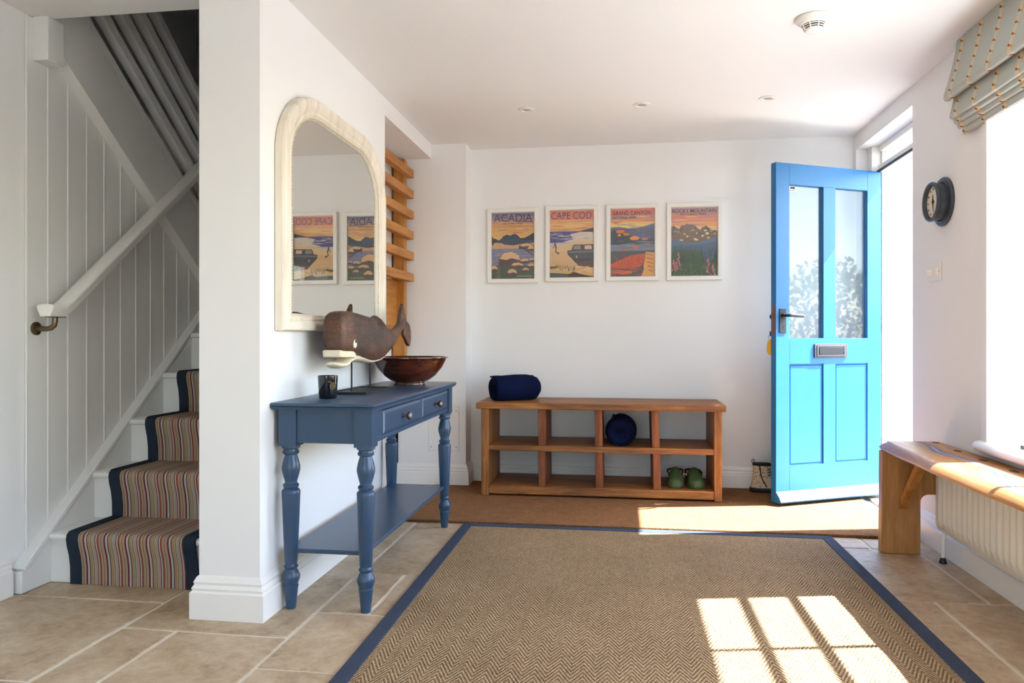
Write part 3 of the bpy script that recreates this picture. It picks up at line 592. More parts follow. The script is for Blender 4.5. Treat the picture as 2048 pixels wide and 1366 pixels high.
# ------------------------------------------------------------------ framed posters
def ink_mesh(name, polys, w, h, org, y):
    """flat printed paper: coloured shapes, u right and v down in 0..1, each laid a hair above the last"""
    V, F, C = [], [], []
    for k, (pts, c) in enumerate(polys):
        o = len(V); V += [((min(max(u, 0), 1) - .5) * w + org[0], y - .0006 - .000014 * k, (.5 - min(max(v, 0), 1)) * h + org[2]) for u, v in pts]
        F.append(tuple(range(o, o + len(pts)))); C.append(c)
    me = bpy.data.meshes.new(name); me.from_pydata([(p[0] - org[0], p[1] - org[1], p[2] - org[2]) for p in V], [], F)
    at = me.color_attributes.new('ink', 'FLOAT_COLOR', 'CORNER'); i = 0
    for pl, c in zip(me.polygons, C):
        for li in pl.loop_indices: at.data[li].color = rgba(c)
    me.materials.append(M['print']); me.update(); return me
def lettering(txt, box_, c, space=1.0, thin=0.0):
    cu = bpy.data.curves.new('lettering', 'FONT'); cu.body = txt; cu.space_character = space; cu.offset = thin
    ob = bpy.data.objects.new('lettering', cu); COL.objects.link(ob); bpy.context.view_layer.update()
    me = bpy.data.meshes.new_from_object(ob.evaluated_get(bpy.context.evaluated_depsgraph_get()))
    bpy.data.objects.remove(ob); bpy.data.curves.remove(cu)
    xs = [v.co.x for v in me.vertices]; ys = [v.co.y for v in me.vertices]; x0, x1, y0, y1 = min(xs), max(xs), min(ys), max(ys)
    u0, u1, v0, v1 = box_
    return [(u0 + (v.co.x - x0) / (x1 - x0) * (u1 - u0), v1 - (v.co.y - y0) / (y1 - y0) * (v1 - v0)) for v in me.vertices], [tuple(p.vertices) for p in me.polygons], c
def R(u0, u1, v0, v1): return [(u0, v0), (u1, v0), (u1, v1), (u0, v1)]
def streaks(v0, v1, n, cols, rnd, lo=.15, hi=.6, th=.012):
    out = []
    for _ in range(n):
        u = rnd.uniform(-.2, .95); l = rnd.uniform(lo, hi); v = rnd.uniform(v0, v1); t_ = rnd.uniform(.35, 1) * th; s = rnd.uniform(-.01, .01)
        pts = [(u, v), (u + l * .3, v - t_ * .7 + s * .3), (u + l * .7, v - t_ * .4 + s * .7), (u + l, v + s), (u + l * .6, v + t_ * .6 + s * .6), (u + l * .25, v + t_ * .5 + s * .2)]
        out.append((pts, rnd.choice(cols)))
    return out
def bands(v0, v1, cols):
    n = len(cols); return [(R(0, 1, v0 + (v1 - v0) * i / n, v0 + (v1 - v0) * (i + 1) / n), c) for i, c in enumerate(cols)]
def blob(u, v, ru, rv, rnd, c, n=11, j=.25): return ([(u + ru * math.cos(2 * PI * k / n) * rnd.uniform(1 - j, 1), v + rv * math.sin(2 * PI * k / n) * rnd.uniform(1 - j, 1)) for k in range(n)], c)
def rock(u, v, ru, rv, rnd, top, side):
    o = [([(u - ru, v + rv), (u - ru * .95, v - rv * .1), (u - ru * .5, v - rv * .8), (u + ru * .2, v - rv), (u + ru * .8, v - rv * .5), (u + ru, v + rv * .4), (u + ru * .8, v + rv)], side)]
    o.append(([(u - ru * .9, v - rv * .05), (u - ru * .5, v - rv * .8), (u + ru * .2, v - rv), (u + ru * .8, v - rv * .5), (u + ru * .95, v + rv * .2), (u + ru * .2, v - rv * .1), (u - ru * .3, v + rv * .15)], top)); return o
def tufts(v0, v1, n, cols, rnd, h=.05, w=.008, u0=0., u1=1.):
    out = []
    for _ in range(n):
        u = rnd.uniform(u0, u1); v = rnd.uniform(v0, v1); d = rnd.uniform(-.015, .015); out.append(([(u - w, v), (u + w, v), (u + d, v - h * rnd.uniform(.5, 1))], rnd.choice(cols)))
    return out
r = random.Random(3)
A = bands(0, .16, [(120, 118, 150), (150, 130, 150), (196, 150, 128)]) + bands(.16, .42, [(214, 158, 104), (224, 170, 104), (228, 180, 108), (232, 190, 116)])
A += streaks(.02, .15, 14, [(98, 100, 140), (206, 158, 128), (170, 140, 150)], r) + streaks(.14, .32, 26, [(206, 138, 92), (236, 194, 122), (196, 134, 104), (240, 204, 138)], r)
A += [([(.1, .43), (.2, .405), (.28, .35), (.36, .327), (.44, .345), (.50, .325), (.56, .318), (.62, .345), (.68, .385), (.78, .38), (.88, .35), (1, .30), (1, .43)], (52, 66, 92)), ([(.62, .43), (.7, .39), (.8, .385), (.9, .36), (1, .33), (1, .43)], (44, 62, 66)), (R(0, 1, .425, .49), (70, 84, 112)),
      ([(0, .45), (.2, .455), (.4, .475), (.9, .47), (1, .45), (1, .62), (0, .62)], (214, 164, 120))]
A += [([(.17, .43), (.9, .43), (.75, .47), (.5, .495), (.3, .48)], (54, 68, 92))] + streaks(.5, .6, 12, [(232, 180, 124), (188, 150, 150), (226, 150, 112)], r)
A += [(R(0, 1, .545, 1), (124, 126, 158))] + streaks(.56, .8, 26, [(98, 104, 146), (160, 150, 170), (196, 160, 150)], r)
A += [([(0, .38), (.02, .35), (.04, .39), (.08, .385), (.12, .40), (.16, .42), (.16, .44), (.06, .45), (.03, .49), (0, .48)], (44, 52, 44))]
A += [(R(0, 1, .80, 1), (84, 96, 84))] + tufts(.84, 1.02, 90, [(70, 84, 70), (104, 112, 88), (92, 84, 70)], r, .08, .006)
for q in ((.80, .51, .16, .045), (.42, .70, .27, .11), (.92, .55, .08, .04), (.78, .735, .12, .04), (.95, .72, .08, .03), (.05, .85, .09, .05), (.60, .80, .16, .045), (.95, .81, .12, .04), (.48, .91, .13, .06), (.80, .87, .09, .035)):
    A += rock(*q, r, (226, 182, 136), (96, 80, 82))
A += [([(.64, .50), (.66, .495), (.95, .625), (.98, .64), (.97, .65)], (60, 48, 44)), ([(.86, .44), (.87, .44), (1, .51), (1, .52)], (60, 48, 44))]
r = random.Random(5)
B = bands(0, .17, [(218, 132, 104), (220, 138, 108)]) + bands(.14, .32, [(230, 168, 116), (236, 190, 124), (232, 176, 112)]) + streaks(.16, .30, 26, [(216, 130, 100), (240, 204, 136), (224, 152, 110), (190, 150, 130)], r)
B += [(R(0, 1, .315, .48), (86, 84, 138))] + streaks(.33, .47, 44, [(60, 62, 112), (150, 150, 186), (206, 196, 204), (110, 108, 158)], r, .1, .35, .010)
B += [([(.46, .36), (.7, .325), (1, .325), (1, .5), (.6, .5), (.3, .47), (.55, .43)], (218, 206, 190))] + streaks(.35, .46, 18, [(150, 150, 186), (236, 224, 204)], r, .1, .3, .008)
B += [([(.68, .315), (.8, .295), (1, .265), (1, .33), (.85, .325)], (64, 72, 96)), ([(0, .52), (.2, .49), (.5, .475), (1, .45), (1, 1), (0, 1)], (226, 192, 146)), ([(0, .50), (.25, .49), (.6, .465), (.3, .51), (0, .53)], (196, 196, 206)), ([(.0, .62), (.35, .61), (.6, .66), (.65, .84), (0, .84)], (220, 180, 132))]
B += [([(.40, .60), (.50, .595), (.53, .53), (.56, .515), (1, .51), (1, .86), (.66, .83), (.50, .72), (.41, .66)], (74, 76, 84)), ([(.54, .585), (.56, .53), (.70, .525), (.72, .585)], (150, 142, 140)), ([(.80, .53), (.95, .525), (.97, .585), (.80, .585)], (216, 186, 172)), ([(.42, .615), (1, .60), (1, .63), (.42, .64)], (120, 118, 122)), ([(.66, .83), (.6, .78), (1, .74), (1, .86)], (104, 84, 74)), ([(.60, .69), (.62, .67), (.63, .69), (.62, .72), (.605, .71)], (216, 200, 180))]
B += tufts(.85, .92, 60, [(84, 92, 60), (112, 112, 74), (60, 64, 50)], r, .07, .006, .02, .60) + [([(0, .84), (.2, .835), (.16, .86), (0, .87)], (92, 86, 66)), ([(0, .88), (.3, .90), (.58, .92), (.56, .945), (0, .92)], (222, 176, 118)), (R(0, 1, .955, 1), (74, 88, 80)), ([(0, .93), (.5, .95), (.5, 1), (0, 1)], (74, 88, 80)), ([(.52, .92), (.6, .88), (.94, .82), (.8, .87), (.6, .92)], (214, 168, 112)), ([(.7, .93), (.76, .90), (1, .94), (1, .99), (.72, .96)], (220, 174, 116)), ([(.45, .95), (.55, .92), (.75, .96), (1, .99), (1, 1), (.4, 1)], (82, 58, 44))]
B += [([(.11, .465), (.13, .465), (.135, .5), (.16, .56), (.14, .62), (.12, .62), (.13, .56), (.10, .51)], (92, 72, 64)), ([(.11, .61), (.22, .63), (.20, .66), (.12, .62)], (92, 72, 64)), ([(.06, .56), (.11, .51), (.12, .52), (.07, .57)], (120, 92, 78))]
r = random.Random(8)
Cc = bands(0, .12, [(222, 126, 108), (214, 124, 112)]) + bands(.10, .30, [(196, 150, 140), (226, 140, 102), (236, 190, 112), (240, 212, 124)]) + streaks(.10, .28, 30, [(120, 122, 150), (232, 196, 120), (220, 128, 100), (150, 140, 150), (240, 216, 140)], r)
Cc += [([(0, .27), (.2, .265), (.4, .29), (.55, .30), (.7, .27), (.85, .245), (1, .22), (1, .55), (0, .55)], (106, 112, 138)), ([(.0, .30), (.3, .29), (1, .28), (1, .5), (0, .5)], (92, 98, 126)), ([(0, .33), (.12, .31), (.25, .32), (.4, .37), (.5, .42), (.6, .45), (1, .46), (1, .55), (0, .55)], (68, 78, 88))]
for q in ((.22, .335, .12, .03), (.36, .375, .09, .025), (.55, .435, .12, .035), (.78, .45, .09, .02), (.2, .39, .05, .02)): Cc.append(blob(*q, r, r.choice([(222, 126, 62), (206, 104, 62), (232, 146, 80)])))
Cc += [(R(0, 1, .53, .64), (116, 132, 150))] + streaks(.48, .63, 22, [(84, 94, 108), (130, 140, 156), (150, 150, 164)], r) + [blob(.57, .565, .08, .028, r, (212, 106, 86)), blob(.3, .61, .17, .014, r, (190, 96, 88)), blob(.84, .53, .07, .012, r, (196, 110, 96))]
Cc += [(R(0, 1, .625, 1), (84, 88, 92)), ([(0, .82), (.2, .76), (.5, .685), (.8, .665), (.8, .78), (.65, .88), (0, .89)], (206, 96, 66)), ([(0, .90), (.45, .91), (.5, .96), (0, .99)], (216, 104, 70))] + tufts(.70, .88, 70, [(170, 66, 54), (226, 124, 84), (150, 72, 66)], r, .04, .008, .05, .74) + streaks(.86, .99, 30, [(150, 66, 60), (96, 90, 110), (216, 110, 78), (70, 80, 96)], r, .1, .4, .01)
Cc += [([(.80, .64), (.9, .645), (1, .65), (1, 1), (.70, 1), (.76, .9), (.75, .84), (.79, .75)], (226, 168, 104))] + [([(.80 + .02 * k, .66 + .06 * k), (.97, .69 + .06 * k), (.98, .70 + .06 * k), (.81 + .01 * k, .675 + .06 * k)], (170, 112, 66)) for k in range(5)]
Cc += [blob(u, v, .008, .006, r, (236, 236, 230), 6) for u, v in ((.63, .33), (.73, .38), (.75, .42), (.84, .425), (.89, .42))]
r = random.Random(11)
D = bands(0, .10, [(190, 150, 156), (196, 140, 140)]) + bands(.08, .34, [(206, 140, 128), (226, 140, 104), (232, 160, 104), (238, 184, 116)]) + streaks(.06, .26, 30, [(216, 126, 104), (170, 140, 160), (242, 186, 120), (230, 150, 112)], r)
D += [([(0, .28), (.05, .26), (.1, .285), (.17, .31), (.22, .255), (.27, .26), (.34, .235), (.38, .25), (.44, .245), (.52, .265), (.58, .31), (.63, .335), (.68, .285), (.73, .29), (.78, .285), (.84, .31), (.9, .35), (1, .345), (1, .52), (0, .52)], (122, 100, 84)), ([(.0, .30), (.05, .265), (.1, .29), (.06, .40), (0, .42)], (90, 92, 96))]
for _ in range(26): D.append(blob(r.uniform(.02, .95), r.uniform(.33, .48), r.uniform(.03, .08), r.uniform(.008, .022), r, r.choice([(226, 212, 160), (96, 88, 84), (150, 122, 96), (210, 196, 150), (84, 88, 104)]), 9, .6))
for _ in range(10): D.append(blob(r.uniform(.1, .9), r.uniform(.28, .36), r.uniform(.02, .04), r.uniform(.02, .04), r, r.choice([(86, 84, 92), (150, 116, 88)]), 7, .6))
D += [([(0, .45), (.15, .47), (.3, .5), (.5, .515), (.7, .49), (.85, .46), (1, .43), (1, .8), (0, .8)], (98, 116, 138)), ([(0, .55), (.3, .56), (.6, .55), (1, .50), (1, .75), (0, .75)], (88, 108, 130))] + tufts(.6, .75, 60, [(72, 90, 104), (80, 98, 110), (64, 84, 92)], r, .10, .012)
D += [([(0, .66), (.15, .615), (.4, .63), (.68, .645), (.75, .8), (1, .72), (1, 1), (0, 1)], (78, 98, 78))] + tufts(.68, .85, 60, [(60, 80, 66), (72, 92, 72)], r, .10, .014) + tufts(.84, 1.03, 150, [(96, 122, 84), (120, 142, 96), (70, 94, 70), (150, 160, 112)], r, .07, .005)
for (u, v0_, v1_) in ((.16, .65, .86), (.05, .76, .92), (.80, .75, .97), (.90, .84, 1.0), (.11, .8, .93)):
    for k in range(26):
        tt = k / 25.0; D.append(blob(u + r.uniform(-.05, .05) * (.15 + tt), v0_ + (v1_ - v0_) * tt, .016, .010, r, r.choice([(206, 120, 140), (176, 90, 116), (222, 150, 164)]), 6))
posters = [
    ('ACADIA', (-.9075, -.5585), A, [('ACADIA', (.05, .96, .02, .135), (58, 48, 84), 1.0), ('NATIONAL PARK', (.27, .74, .15, .178), (56, 46, 60), 1.0), ('JORDAN POND', (.60, .955, .955, .98), (216, 206, 186), 1.0)], 'framed poster lettered ACADIA, leftmost of the four', (1.365, 1.872)),
    ('CAPE', (-.5085, -.1575), B, [('CAPE COD', (.03, .955, .025, .13), (108, 78, 130), 1.05)], 'framed poster lettered CAPE COD with a beached boat', (1.370, 1.880)),
    ('GRAND', (-.1015, .2455), Cc, [('GRAND CANYON', (.05, .91, .03, .09), (52, 38, 44), 1.1), ('NATIONAL PARK', (.055, .59, .11, .145), (60, 44, 50), 1.0)], 'framed poster lettered GRAND CANYON with red cliffs', (1.372, 1.880)),
    ('ROCKY', (.2965, .6515), D, [('ROCKY MOUNTAIN', (.02, .98, .022, .075), (66, 46, 60), 1.0), ('NATIONAL PARK', (.20, .77, .085, .112), (66, 46, 60), 1.0)], 'framed poster lettered ROCKY MOUNTAIN, nearest the blue door', (1.371, 1.879))]
for key, (x0, x1), art, words, label, (z0, z1) in posters:
    cx, cz = (x0 + x1) / 2, (z0 + z1) / 2; w, h = x1 - x0, z1 - z0; fw = .0265
    p = thing('framed_poster', label, 'poster', (cx, YB, cz), group='travel posters on the back wall')
    yb_, yf = YB - .002, YB - .024
    rg = []
    for e, y in ((0, yb_), (0, yf + .002), (.002, yf), (fw - .003, yf), (fw, yf + .002), (fw, yb_ - .004)):
        rg.append([(x0 + e, y, z0 + e), (x1 - e, y, z0 + e), (x1 - e, y, z1 - e), (x0 + e, y, z1 - e)])
    part(p, 'frame', loft(rg, caps=False), 'off_white', angle=20)
    pw, ph, yp = w - 2 * fw, h - 2 * fw, YB - .009
    part(p, 'mount', box(x0 + .004, x1 - .004, yp, yb_, z0 + .004, z1 - .004), 'off_white', smooth=False)
    base = [(R(-.0, 1, 0, 1), (200, 180, 160))]
    me = ink_mesh('print', base + art, pw - .006, ph - .006, (cx, YB, cz), yp); link('print', me, p)
    for txt, bx_, c, sp in words:
        pts, fcs, c = lettering(txt, bx_, c, sp, .006 if bx_[3] - bx_[2] < .07 else 0.0)
        me = bpy.data.meshes.new('lettering'); n_l = yp - .0006 - .000014 * (len(art) + 6)
        me.from_pydata([((u - .5) * (pw - .006), n_l - YB, (.5 - v) * (ph - .006)) for u, v in pts], [], fcs)
        at = me.color_attributes.new('ink', 'FLOAT_COLOR', 'CORNER')
        for d_ in at.data: d_.color = rgba(c)
        me.materials.append(M['print']); link('lettering', me, p)
    part(p, 'glazing', box(x0 + fw, x1 - fw, YB - .0195, YB - .0180, z0 + fw, z1 - fw), 'poster_glass', smooth=False)

# ------------------------------------------------------------------ shoe bench and what is on it
sb = thing('shoe_bench', 'rustic pine shoe bench with eight cubbyholes', 'shoe bench', (-.14, 4.8, .015))
Z0 = .015; YF, YK = 4.585, 5.02
part(sb, 'top', box(-.892, .612, YF - .022, YK, .553, .592), 'rack_x', .006)
part(sb, 'side_panel', box(-.863, -.816, YF, YK, Z0, .553), 'rack_z', .004); part(sb, 'side_panel', box(.545, .590, YF, YK, Z0, .553), 'rack_z', .004)
part(sb, 'shelf', box(-.816, .545, YF + .004, YK, .293, .328), 'rack_x', .004); part(sb, 'shelf', box(-.816, .545, YF + .002, YK, .026, .077), 'rack_x', .004)
for (a, b, l1, l2) in ((-.510, -.464, 0, 0), (-.162, -.117, 0, .002), (.176, .221, .004, .010)):
    part(sb, 'divider', prism([(a, .553), (b, .553), (b + l1 + .003, .328), (a + l1 + .003, .328)], 'y', YF + .012, YK - .03), 'divider_z', .003)
    part(sb, 'divider', prism([(a + l2, .293), (b + l2, .293), (b + l2 + .004, .077), (a + l2 + .004, .077)], 'y', YF + .012, YK - .03), 'divider_z', .003)
def roll(R_, L_, n=44):
    P = [(0.0, .010)]
    k = 0
    for i in range(1, 7):
        rr = R_ * i / 7.4; P += [(rr - R_ * .045, .014 - .002 * i), (rr, .002 + .0008 * i * i * .4), (rr + R_ * .045, .012 - .001 * i)]
    P += [(R_ * .90, .022), (R_ * .96, .045), (R_, .085), (R_ * 1.005, L_ * .5), (R_, L_ - .085), (R_ * .95, L_ - .045), (R_ * .84, L_ - .018), (R_ * .6, L_), (0, L_)]
    v, f = lathe(P, (0, 0, 0), n, 'x', caps=False)
    rnd = random.Random(2); out = []
    for (x, y, z) in v:
        a = math.atan2(z, y); rr = math.hypot(y, z); k = 1 + .02 * math.sin(3 * a + x * 18) + .015 * math.sin(5 * a - x * 30)
        zz = z * k
        if zz < -R_ * .90: zz = -R_ * .90
        out.append((x, y * k, zz))
    return out, f
def blanket(name, R_, L_, loc, ang, label):
    o = thing(name, label, 'blanket', loc, group='rolled navy blankets')
    v, f = roll(R_, L_); m_ = Matrix.Rotation(ang, 4, 'Z')
    me = mesh('roll', xform((v, f), m_), 'fleece', angle=70); ch = link('roll', me, o)
    fl = [(L_ * .02 + k * L_ * .96 / 12, R_ * 1.015 * math.cos(math.radians(58)), R_ * 1.015 * math.sin(math.radians(58)) + .002 * math.sin(k)) for k in range(13)]
    link('loose_edge', mesh('loose_edge', xform(tube(fl, .006, 8), m_), 'fleece'), o)
blanket('rolled_blanket', .085, .325, (-.808, 4.685, .592 + .085 * .90), math.radians(36), 'navy fleece blanket rolled up on top of the shoe bench')
blanket('rolled_blanket', .096, .26, (-.006, 4.625, .328 + .096 * .90), math.radians(88), 'navy fleece blanket rolled inside an upper cubbyhole')
# garden clogs
def clog(x, y, z, s, rz, label):
    """one clog, toe towards -y, sole outline then vamp"""
    o = thing('garden_clog', label, 'clog', (x, y, z), 'pair of green clogs', rz=rz)
    half = [(0, .0), (.018, .002), (.034, .012), (.046, .035), (.050, .065), (.047, .10), (.040, .14), (.038, .18), (.039, .215), (.032, .243), (.015, .257), (0, .260)]
    outl = [(a * (1.05 if s > 0 else .97), b) for a, b in half] + [(-a * (.97 if s > 0 else 1.05), b) for a, b in half[-2:0:-1]]
    link('sole', mesh('sole', loft([[(a * .94, .004 + b * .985, 0.0005) for a, b in outl], [(a, b, .008) for a, b in outl], [(a * 1.02, b, .020) for a, b in outl], [(a * .99, b, .026) for a, b in outl]]), 'green_rubber', angle=50), o)
    rings = []
    for yy_, wd, ht in ((.001, .020, .034), (.008, .032, .046), (.025, .044, .058), (.050, .0505, .068), (.080, .050, .082), (.105, .0465, .098), (.125, .043, .108), (.140, .041, .110)):
        rings.append([(wd * math.copysign(abs(math.cos(a)) ** .75, math.cos(a)), yy_, .016 + (ht - .016) * math.sin(a) ** .8) for a in [PI * k / 16 for k in range(17)]])
    inn = [[(p[0] * .9, p[1], .016 + (p[2] - .016) * .93) for p in rg] for rg in rings[::-1]]
    v1 = loft(rings + inn, closed=False, caps=False); toe = ([*rings[0]], [tuple(range(17))])
    link('vamp', mesh('vamp', join(v1, toe), 'green_rubber', angle=60), o)
    hw = [(-.040, .12, .040), (-.0405, .17, .038), (-.040, .215, .042), (-.028, .247, .046), (0, .260, .048), (.028, .247, .046), (.040, .215, .042), (.0405, .17, .038), (.040, .12, .040)]
    link('heel_rim', mesh('heel_rim', loft([[(a, b, .018), (a * 1.0, b, c_), (a * .9, .13 + (b - .13) * .96, c_), (a * .9, .13 + (b - .13) * .96, .018)] for a, b, c_ in hw]), 'green_rubber', angle=60), o)
    link('heel_strap', mesh('heel_strap', tube([(-.043, .118, .066), (-.047, .15, .078), (-.044, .20, .082), (-.028, .24, .080), (0, .252, .079), (.028, .24, .080), (.044, .20, .082), (.047, .15, .078), (.043, .118, .066)], .006, 8), 'black_rubber'), o)
    for sx_ in (-1, 1): link('rivet', mesh('rivet', lathe([(.008, 0), (.008, .003), (.004, .005), (0, .005)], (0, 0, 0), 12, 'x', caps=False), 'off_white'), o, (sx_ * .046 - (.005 if sx_ < 0 else 0), .120, .070))
clog(.327, 4.640, .077, -1, math.radians(-2), 'green rubber clog, left one of the pair in the bench')
clog(.457, 4.636, .077, 1, math.radians(5), 'green rubber clog, right one of the pair in the bench')

# ------------------------------------------------------------------ boot and door stop by the door
bt = thing('lace_up_boot', 'small flowered lace-up boot with black sole behind the door', 'boot', (.81, 4.945, .015))
def brg(z, x0, x1, w): return [((x0 + x1) / 2 + (x1 - x0) / 2 * math.copysign(abs(math.cos(a)) ** .8, math.cos(a)), w * math.copysign(abs(math.sin(a)) ** .8, math.sin(a)), z) for a in [2 * PI * k / 24 for k in range(24)]]
bl = lambda rings, mat, nm, **kw: link(nm, mesh(nm, loft(rings), mat, **kw), bt)
bl([brg(0, .002, .235, .040), brg(.006, -.004, .242, .044), brg(.022, -.004, .244, .045), brg(.028, .0, .240, .043)], 'black_rubber', 'sole')
bl([brg(.028, .002, .236, .042), brg(.048, .006, .238, .042), brg(.064, .009, .222, .040), brg(.078, .012, .185, .037), brg(.092, .015, .150, .034), brg(.115, .018, .128, .033), brg(.145, .018, .124, .034), brg(.172, .017, .126, .036)], 'boot_cloth', 'upper', angle=60)
bl([brg(.168, .014, .128, .038), brg(.176, .014, .129, .039), brg(.181, .017, .126, .036)], 'lace', 'collar')
link('pull_loop', mesh('pull_loop', tube([(.020, 0, .176), (.010, 0, .190), (.014, 0, .204), (.024, 0, .205), (.026, 0, .193), (.020, 0, .178)], .0024, 6), 'lace'), bt)
link('side_seam', mesh('side_seam', tube([(.052, -.0385, .168), (.056, -.0365, .140), (.060, -.036, .110), (.070, -.0365, .082), (.085, -.0405, .055), (.095, -.0435, .036)], .004, 6), 'lace'), bt)
for k in range(6):
    z = .160 - .017 * k; xx_ = .122 + .004 * k + (.012 * (k - 3) if k > 3 else 0)
    link('lace', mesh('lace', tube([(xx_ - .028, -.034, z), (xx_ - .004, -.018, z + .004), (xx_, 0, z - .002), (xx_ - .004, .018, z + .004)], .0026, 6), 'lace'), bt)
solo('door_stop', lathe([(.012, 0), (.013, -.006), (.008, -.010), (.008, -.026), (.014, -.030), (.015, -.044), (.011, -.050), (0, -.050)], (0, 0, 0), 20, 'y', caps=False), 'black_rubber', 'small black rubber door stop on the skirting', 'door stop', (.782, YB - .024, .066))

# ------------------------------------------------------------------ front door, standing open
DA = math.radians(207.8); DH = (1.586, 4.915)
fd = thing('front_door', 'bright blue half-glazed front door standing open', 'door', (DH[0], DH[1], .03), rz=DA)
W_, HT, TH = .786, 1.988, .044          # local: x from hinge to lock edge, y outward face at 0, z up
def dpart(name, vf, mat, bevel=0.0, under=None, **kw):
    o = link(name, mesh(name, vf, mat, (0, 0, 0), bevel, **kw), under or fd); return o
gx = [(.105, .351), (.441, .689)]; gz0, gz1 = .960, 1.864; pz0, pz1 = .210, .808
dpart('hinge_stile', box(0, .105, -TH, 0, 0, HT), 'door_blue', .002); dpart('lock_stile', box(.689, W_, -TH, 0, 0, HT), 'door_blue', .002)
dpart('top_rail', box(.105, .689, -TH, 0, gz1, HT), 'door_blue', .0015); dpart('middle_rail', box(.105, .689, -TH, 0, pz1, gz0), 'door_blue', .0015)
dpart('bottom_rail', box(.105, .689, -TH, 0, 0, pz0), 'door_blue', .0015)
dpart('muntin', box(.351, .441, -TH, 0, gz0, gz1), 'door_blue', .0015); dpart('muntin', box(.351, .441, -TH, 0, pz0, pz1), 'door_blue', .0015)
for a, b in gx:
    dpart('pane', box(a, b, -.026, -.020, gz0, gz1), 'door_glass', smooth=False)
    pn = dpart('panel', loft([[(a, -.030, pz0), (b, -.030, pz0), (b, -.030, pz1), (a, -.030, pz1)], [(a, -.010, pz0), (b, -.010, pz0), (b, -.010, pz1), (a, -.010, pz1)], [(a + .006, -.0125, pz0 + .006), (b - .006, -.0125, pz0 + .006), (b - .006, -.0125, pz1 - .006), (a + .006, -.0125, pz1 - .006)], [(a + .012, -.006, pz0 + .012), (b - .012, -.006, pz0 + .012), (b - .012, -.006, pz1 - .012), (a + .012, -.006, pz1 - .012)]]), 'door_blue', angle=20)
wb = [(0, .0), (.030, .0), (.042, .004), (.044, .012), (.036, .020), (.028, .034), (.018, .046), (.008, .056), (0, .062)]
dpart('weather_board', prism([(a, b) for a, b in wb], 'x', .004, W_ - .002), 'door_blue', angle=25)
lp = dpart('letter_plate', box(.268, .513, 0, .008, .842, .926), 'plate_pewter', .003)
dpart('letter_flap', box(.300, .481, .006, .0115, .862, .906), 'iron', .003, under=lp); dpart('flap_rim', join(box(.284, .497, .006, .011, .908, .916), box(.284, .497, .006, .011, .852, .860), box(.284, .296, .006, .011, .860, .908), box(.485, .497, .006, .011, .860, .908)), 'plate_pewter', .002, under=lp)
hp = dpart('handle_plate', box(.716, .764, 0, .005, .990, 1.132), 'iron', .002)
dpart('lever', tube([(.738, .004, 1.092), (.738, .040, 1.092), (.730, .050, 1.092), (.715, .053, 1.093), (.69, .053, 1.092), (.655, .052, 1.090), (.632, .052, 1.089)], [.009, .008, .009, .010, .011, .010, .008], 12), 'iron', under=hp)
dpart('keyhole', join(lathe([(.0045, .0045), (.0045, .0058)], (.738, 0, 1.030), 12, 'y'), box(.7355, .7405, .0045, .0058, 1.016, 1.030)), 'dark_slot', under=hp)
dpart('lever_boss', lathe([(.014, .004), (.014, .010), (.010, .013)], (.738, 0, 1.092), 16, 'y'), 'iron', under=hp)
ip = dpart('inner_handle', lathe([(.009, -TH), (.008, -TH - .022), (.016, -TH - .030), (.019, -TH - .042), (.013, -TH - .052), (0, -TH - .054)], (.742, 0, 1.088), 18, 'y', caps=False), 'black_rubber')
fp = dpart('lock_faceplate', box(W_, W_ + .0012, -.033, -.011, .985, 1.152), 'brass', .0004, seg=1)
dpart('latch_bolt', box(W_ + .001, W_ + .006, -.029, -.015, 1.085, 1.112), 'brass', .001, under=fp)
dpart('glass_sticker', box(.628, .686, -.0198, -.0194, 1.826, 1.858), 'sticker', smooth=False)
sk = dpart('sticker_print', join(box(.634, .668, -.0194, -.0191, 1.843, 1.854), *[box(.634 + .006 * k, .637 + .006 * k, -.0194, -.0191, 1.830, 1.837) for k in range(8)]), 'dark_slot', smooth=False)
for z in (.22, 1.0, 1.76): dpart('hinge', lathe([(.006, 0), (.006, .09)], (-.004, -.010, z), 10), 'latch')
def dw(x, y, z): v_ = Matrix.Rotation(DA, 4, 'Z') @ Vector((x, y, z)); return (DH[0] + v_.x, DH[1] + v_.y, .03 + v_.z)
fob = thing('key_fob', 'yellow key fob hanging from the lock of the blue door', 'key fob', dw(.770, -TH - .026, .86))
fl = tuple(fob.location)
link('tag', mesh('tag', lathe([(0, .095), (.008, .092), (.016, .080), (.0205, .050), (.0185, .020), (.010, .003), (0, 0)], (0, 0, 0), 20, 'z', caps=False), 'yellow_fob'), fob)
link('key_ring', mesh('key_ring', tube([(.010 * math.cos(2 * PI * k / 16), 0, .104 + .012 * math.sin(2 * PI * k / 16)) for k in range(17)], .0013, 6, False), 'latch'), fob)
link('key', mesh('key', join(box(-.004, .004, -.001, .001, .112, .140), tube([(0, 0, .135), tuple(Matrix.Rotation(DA, 4, 'Z') @ Vector((0, .026, 0)) + Vector((0, 0, .135)))], .003, 8)), 'latch'), fob)

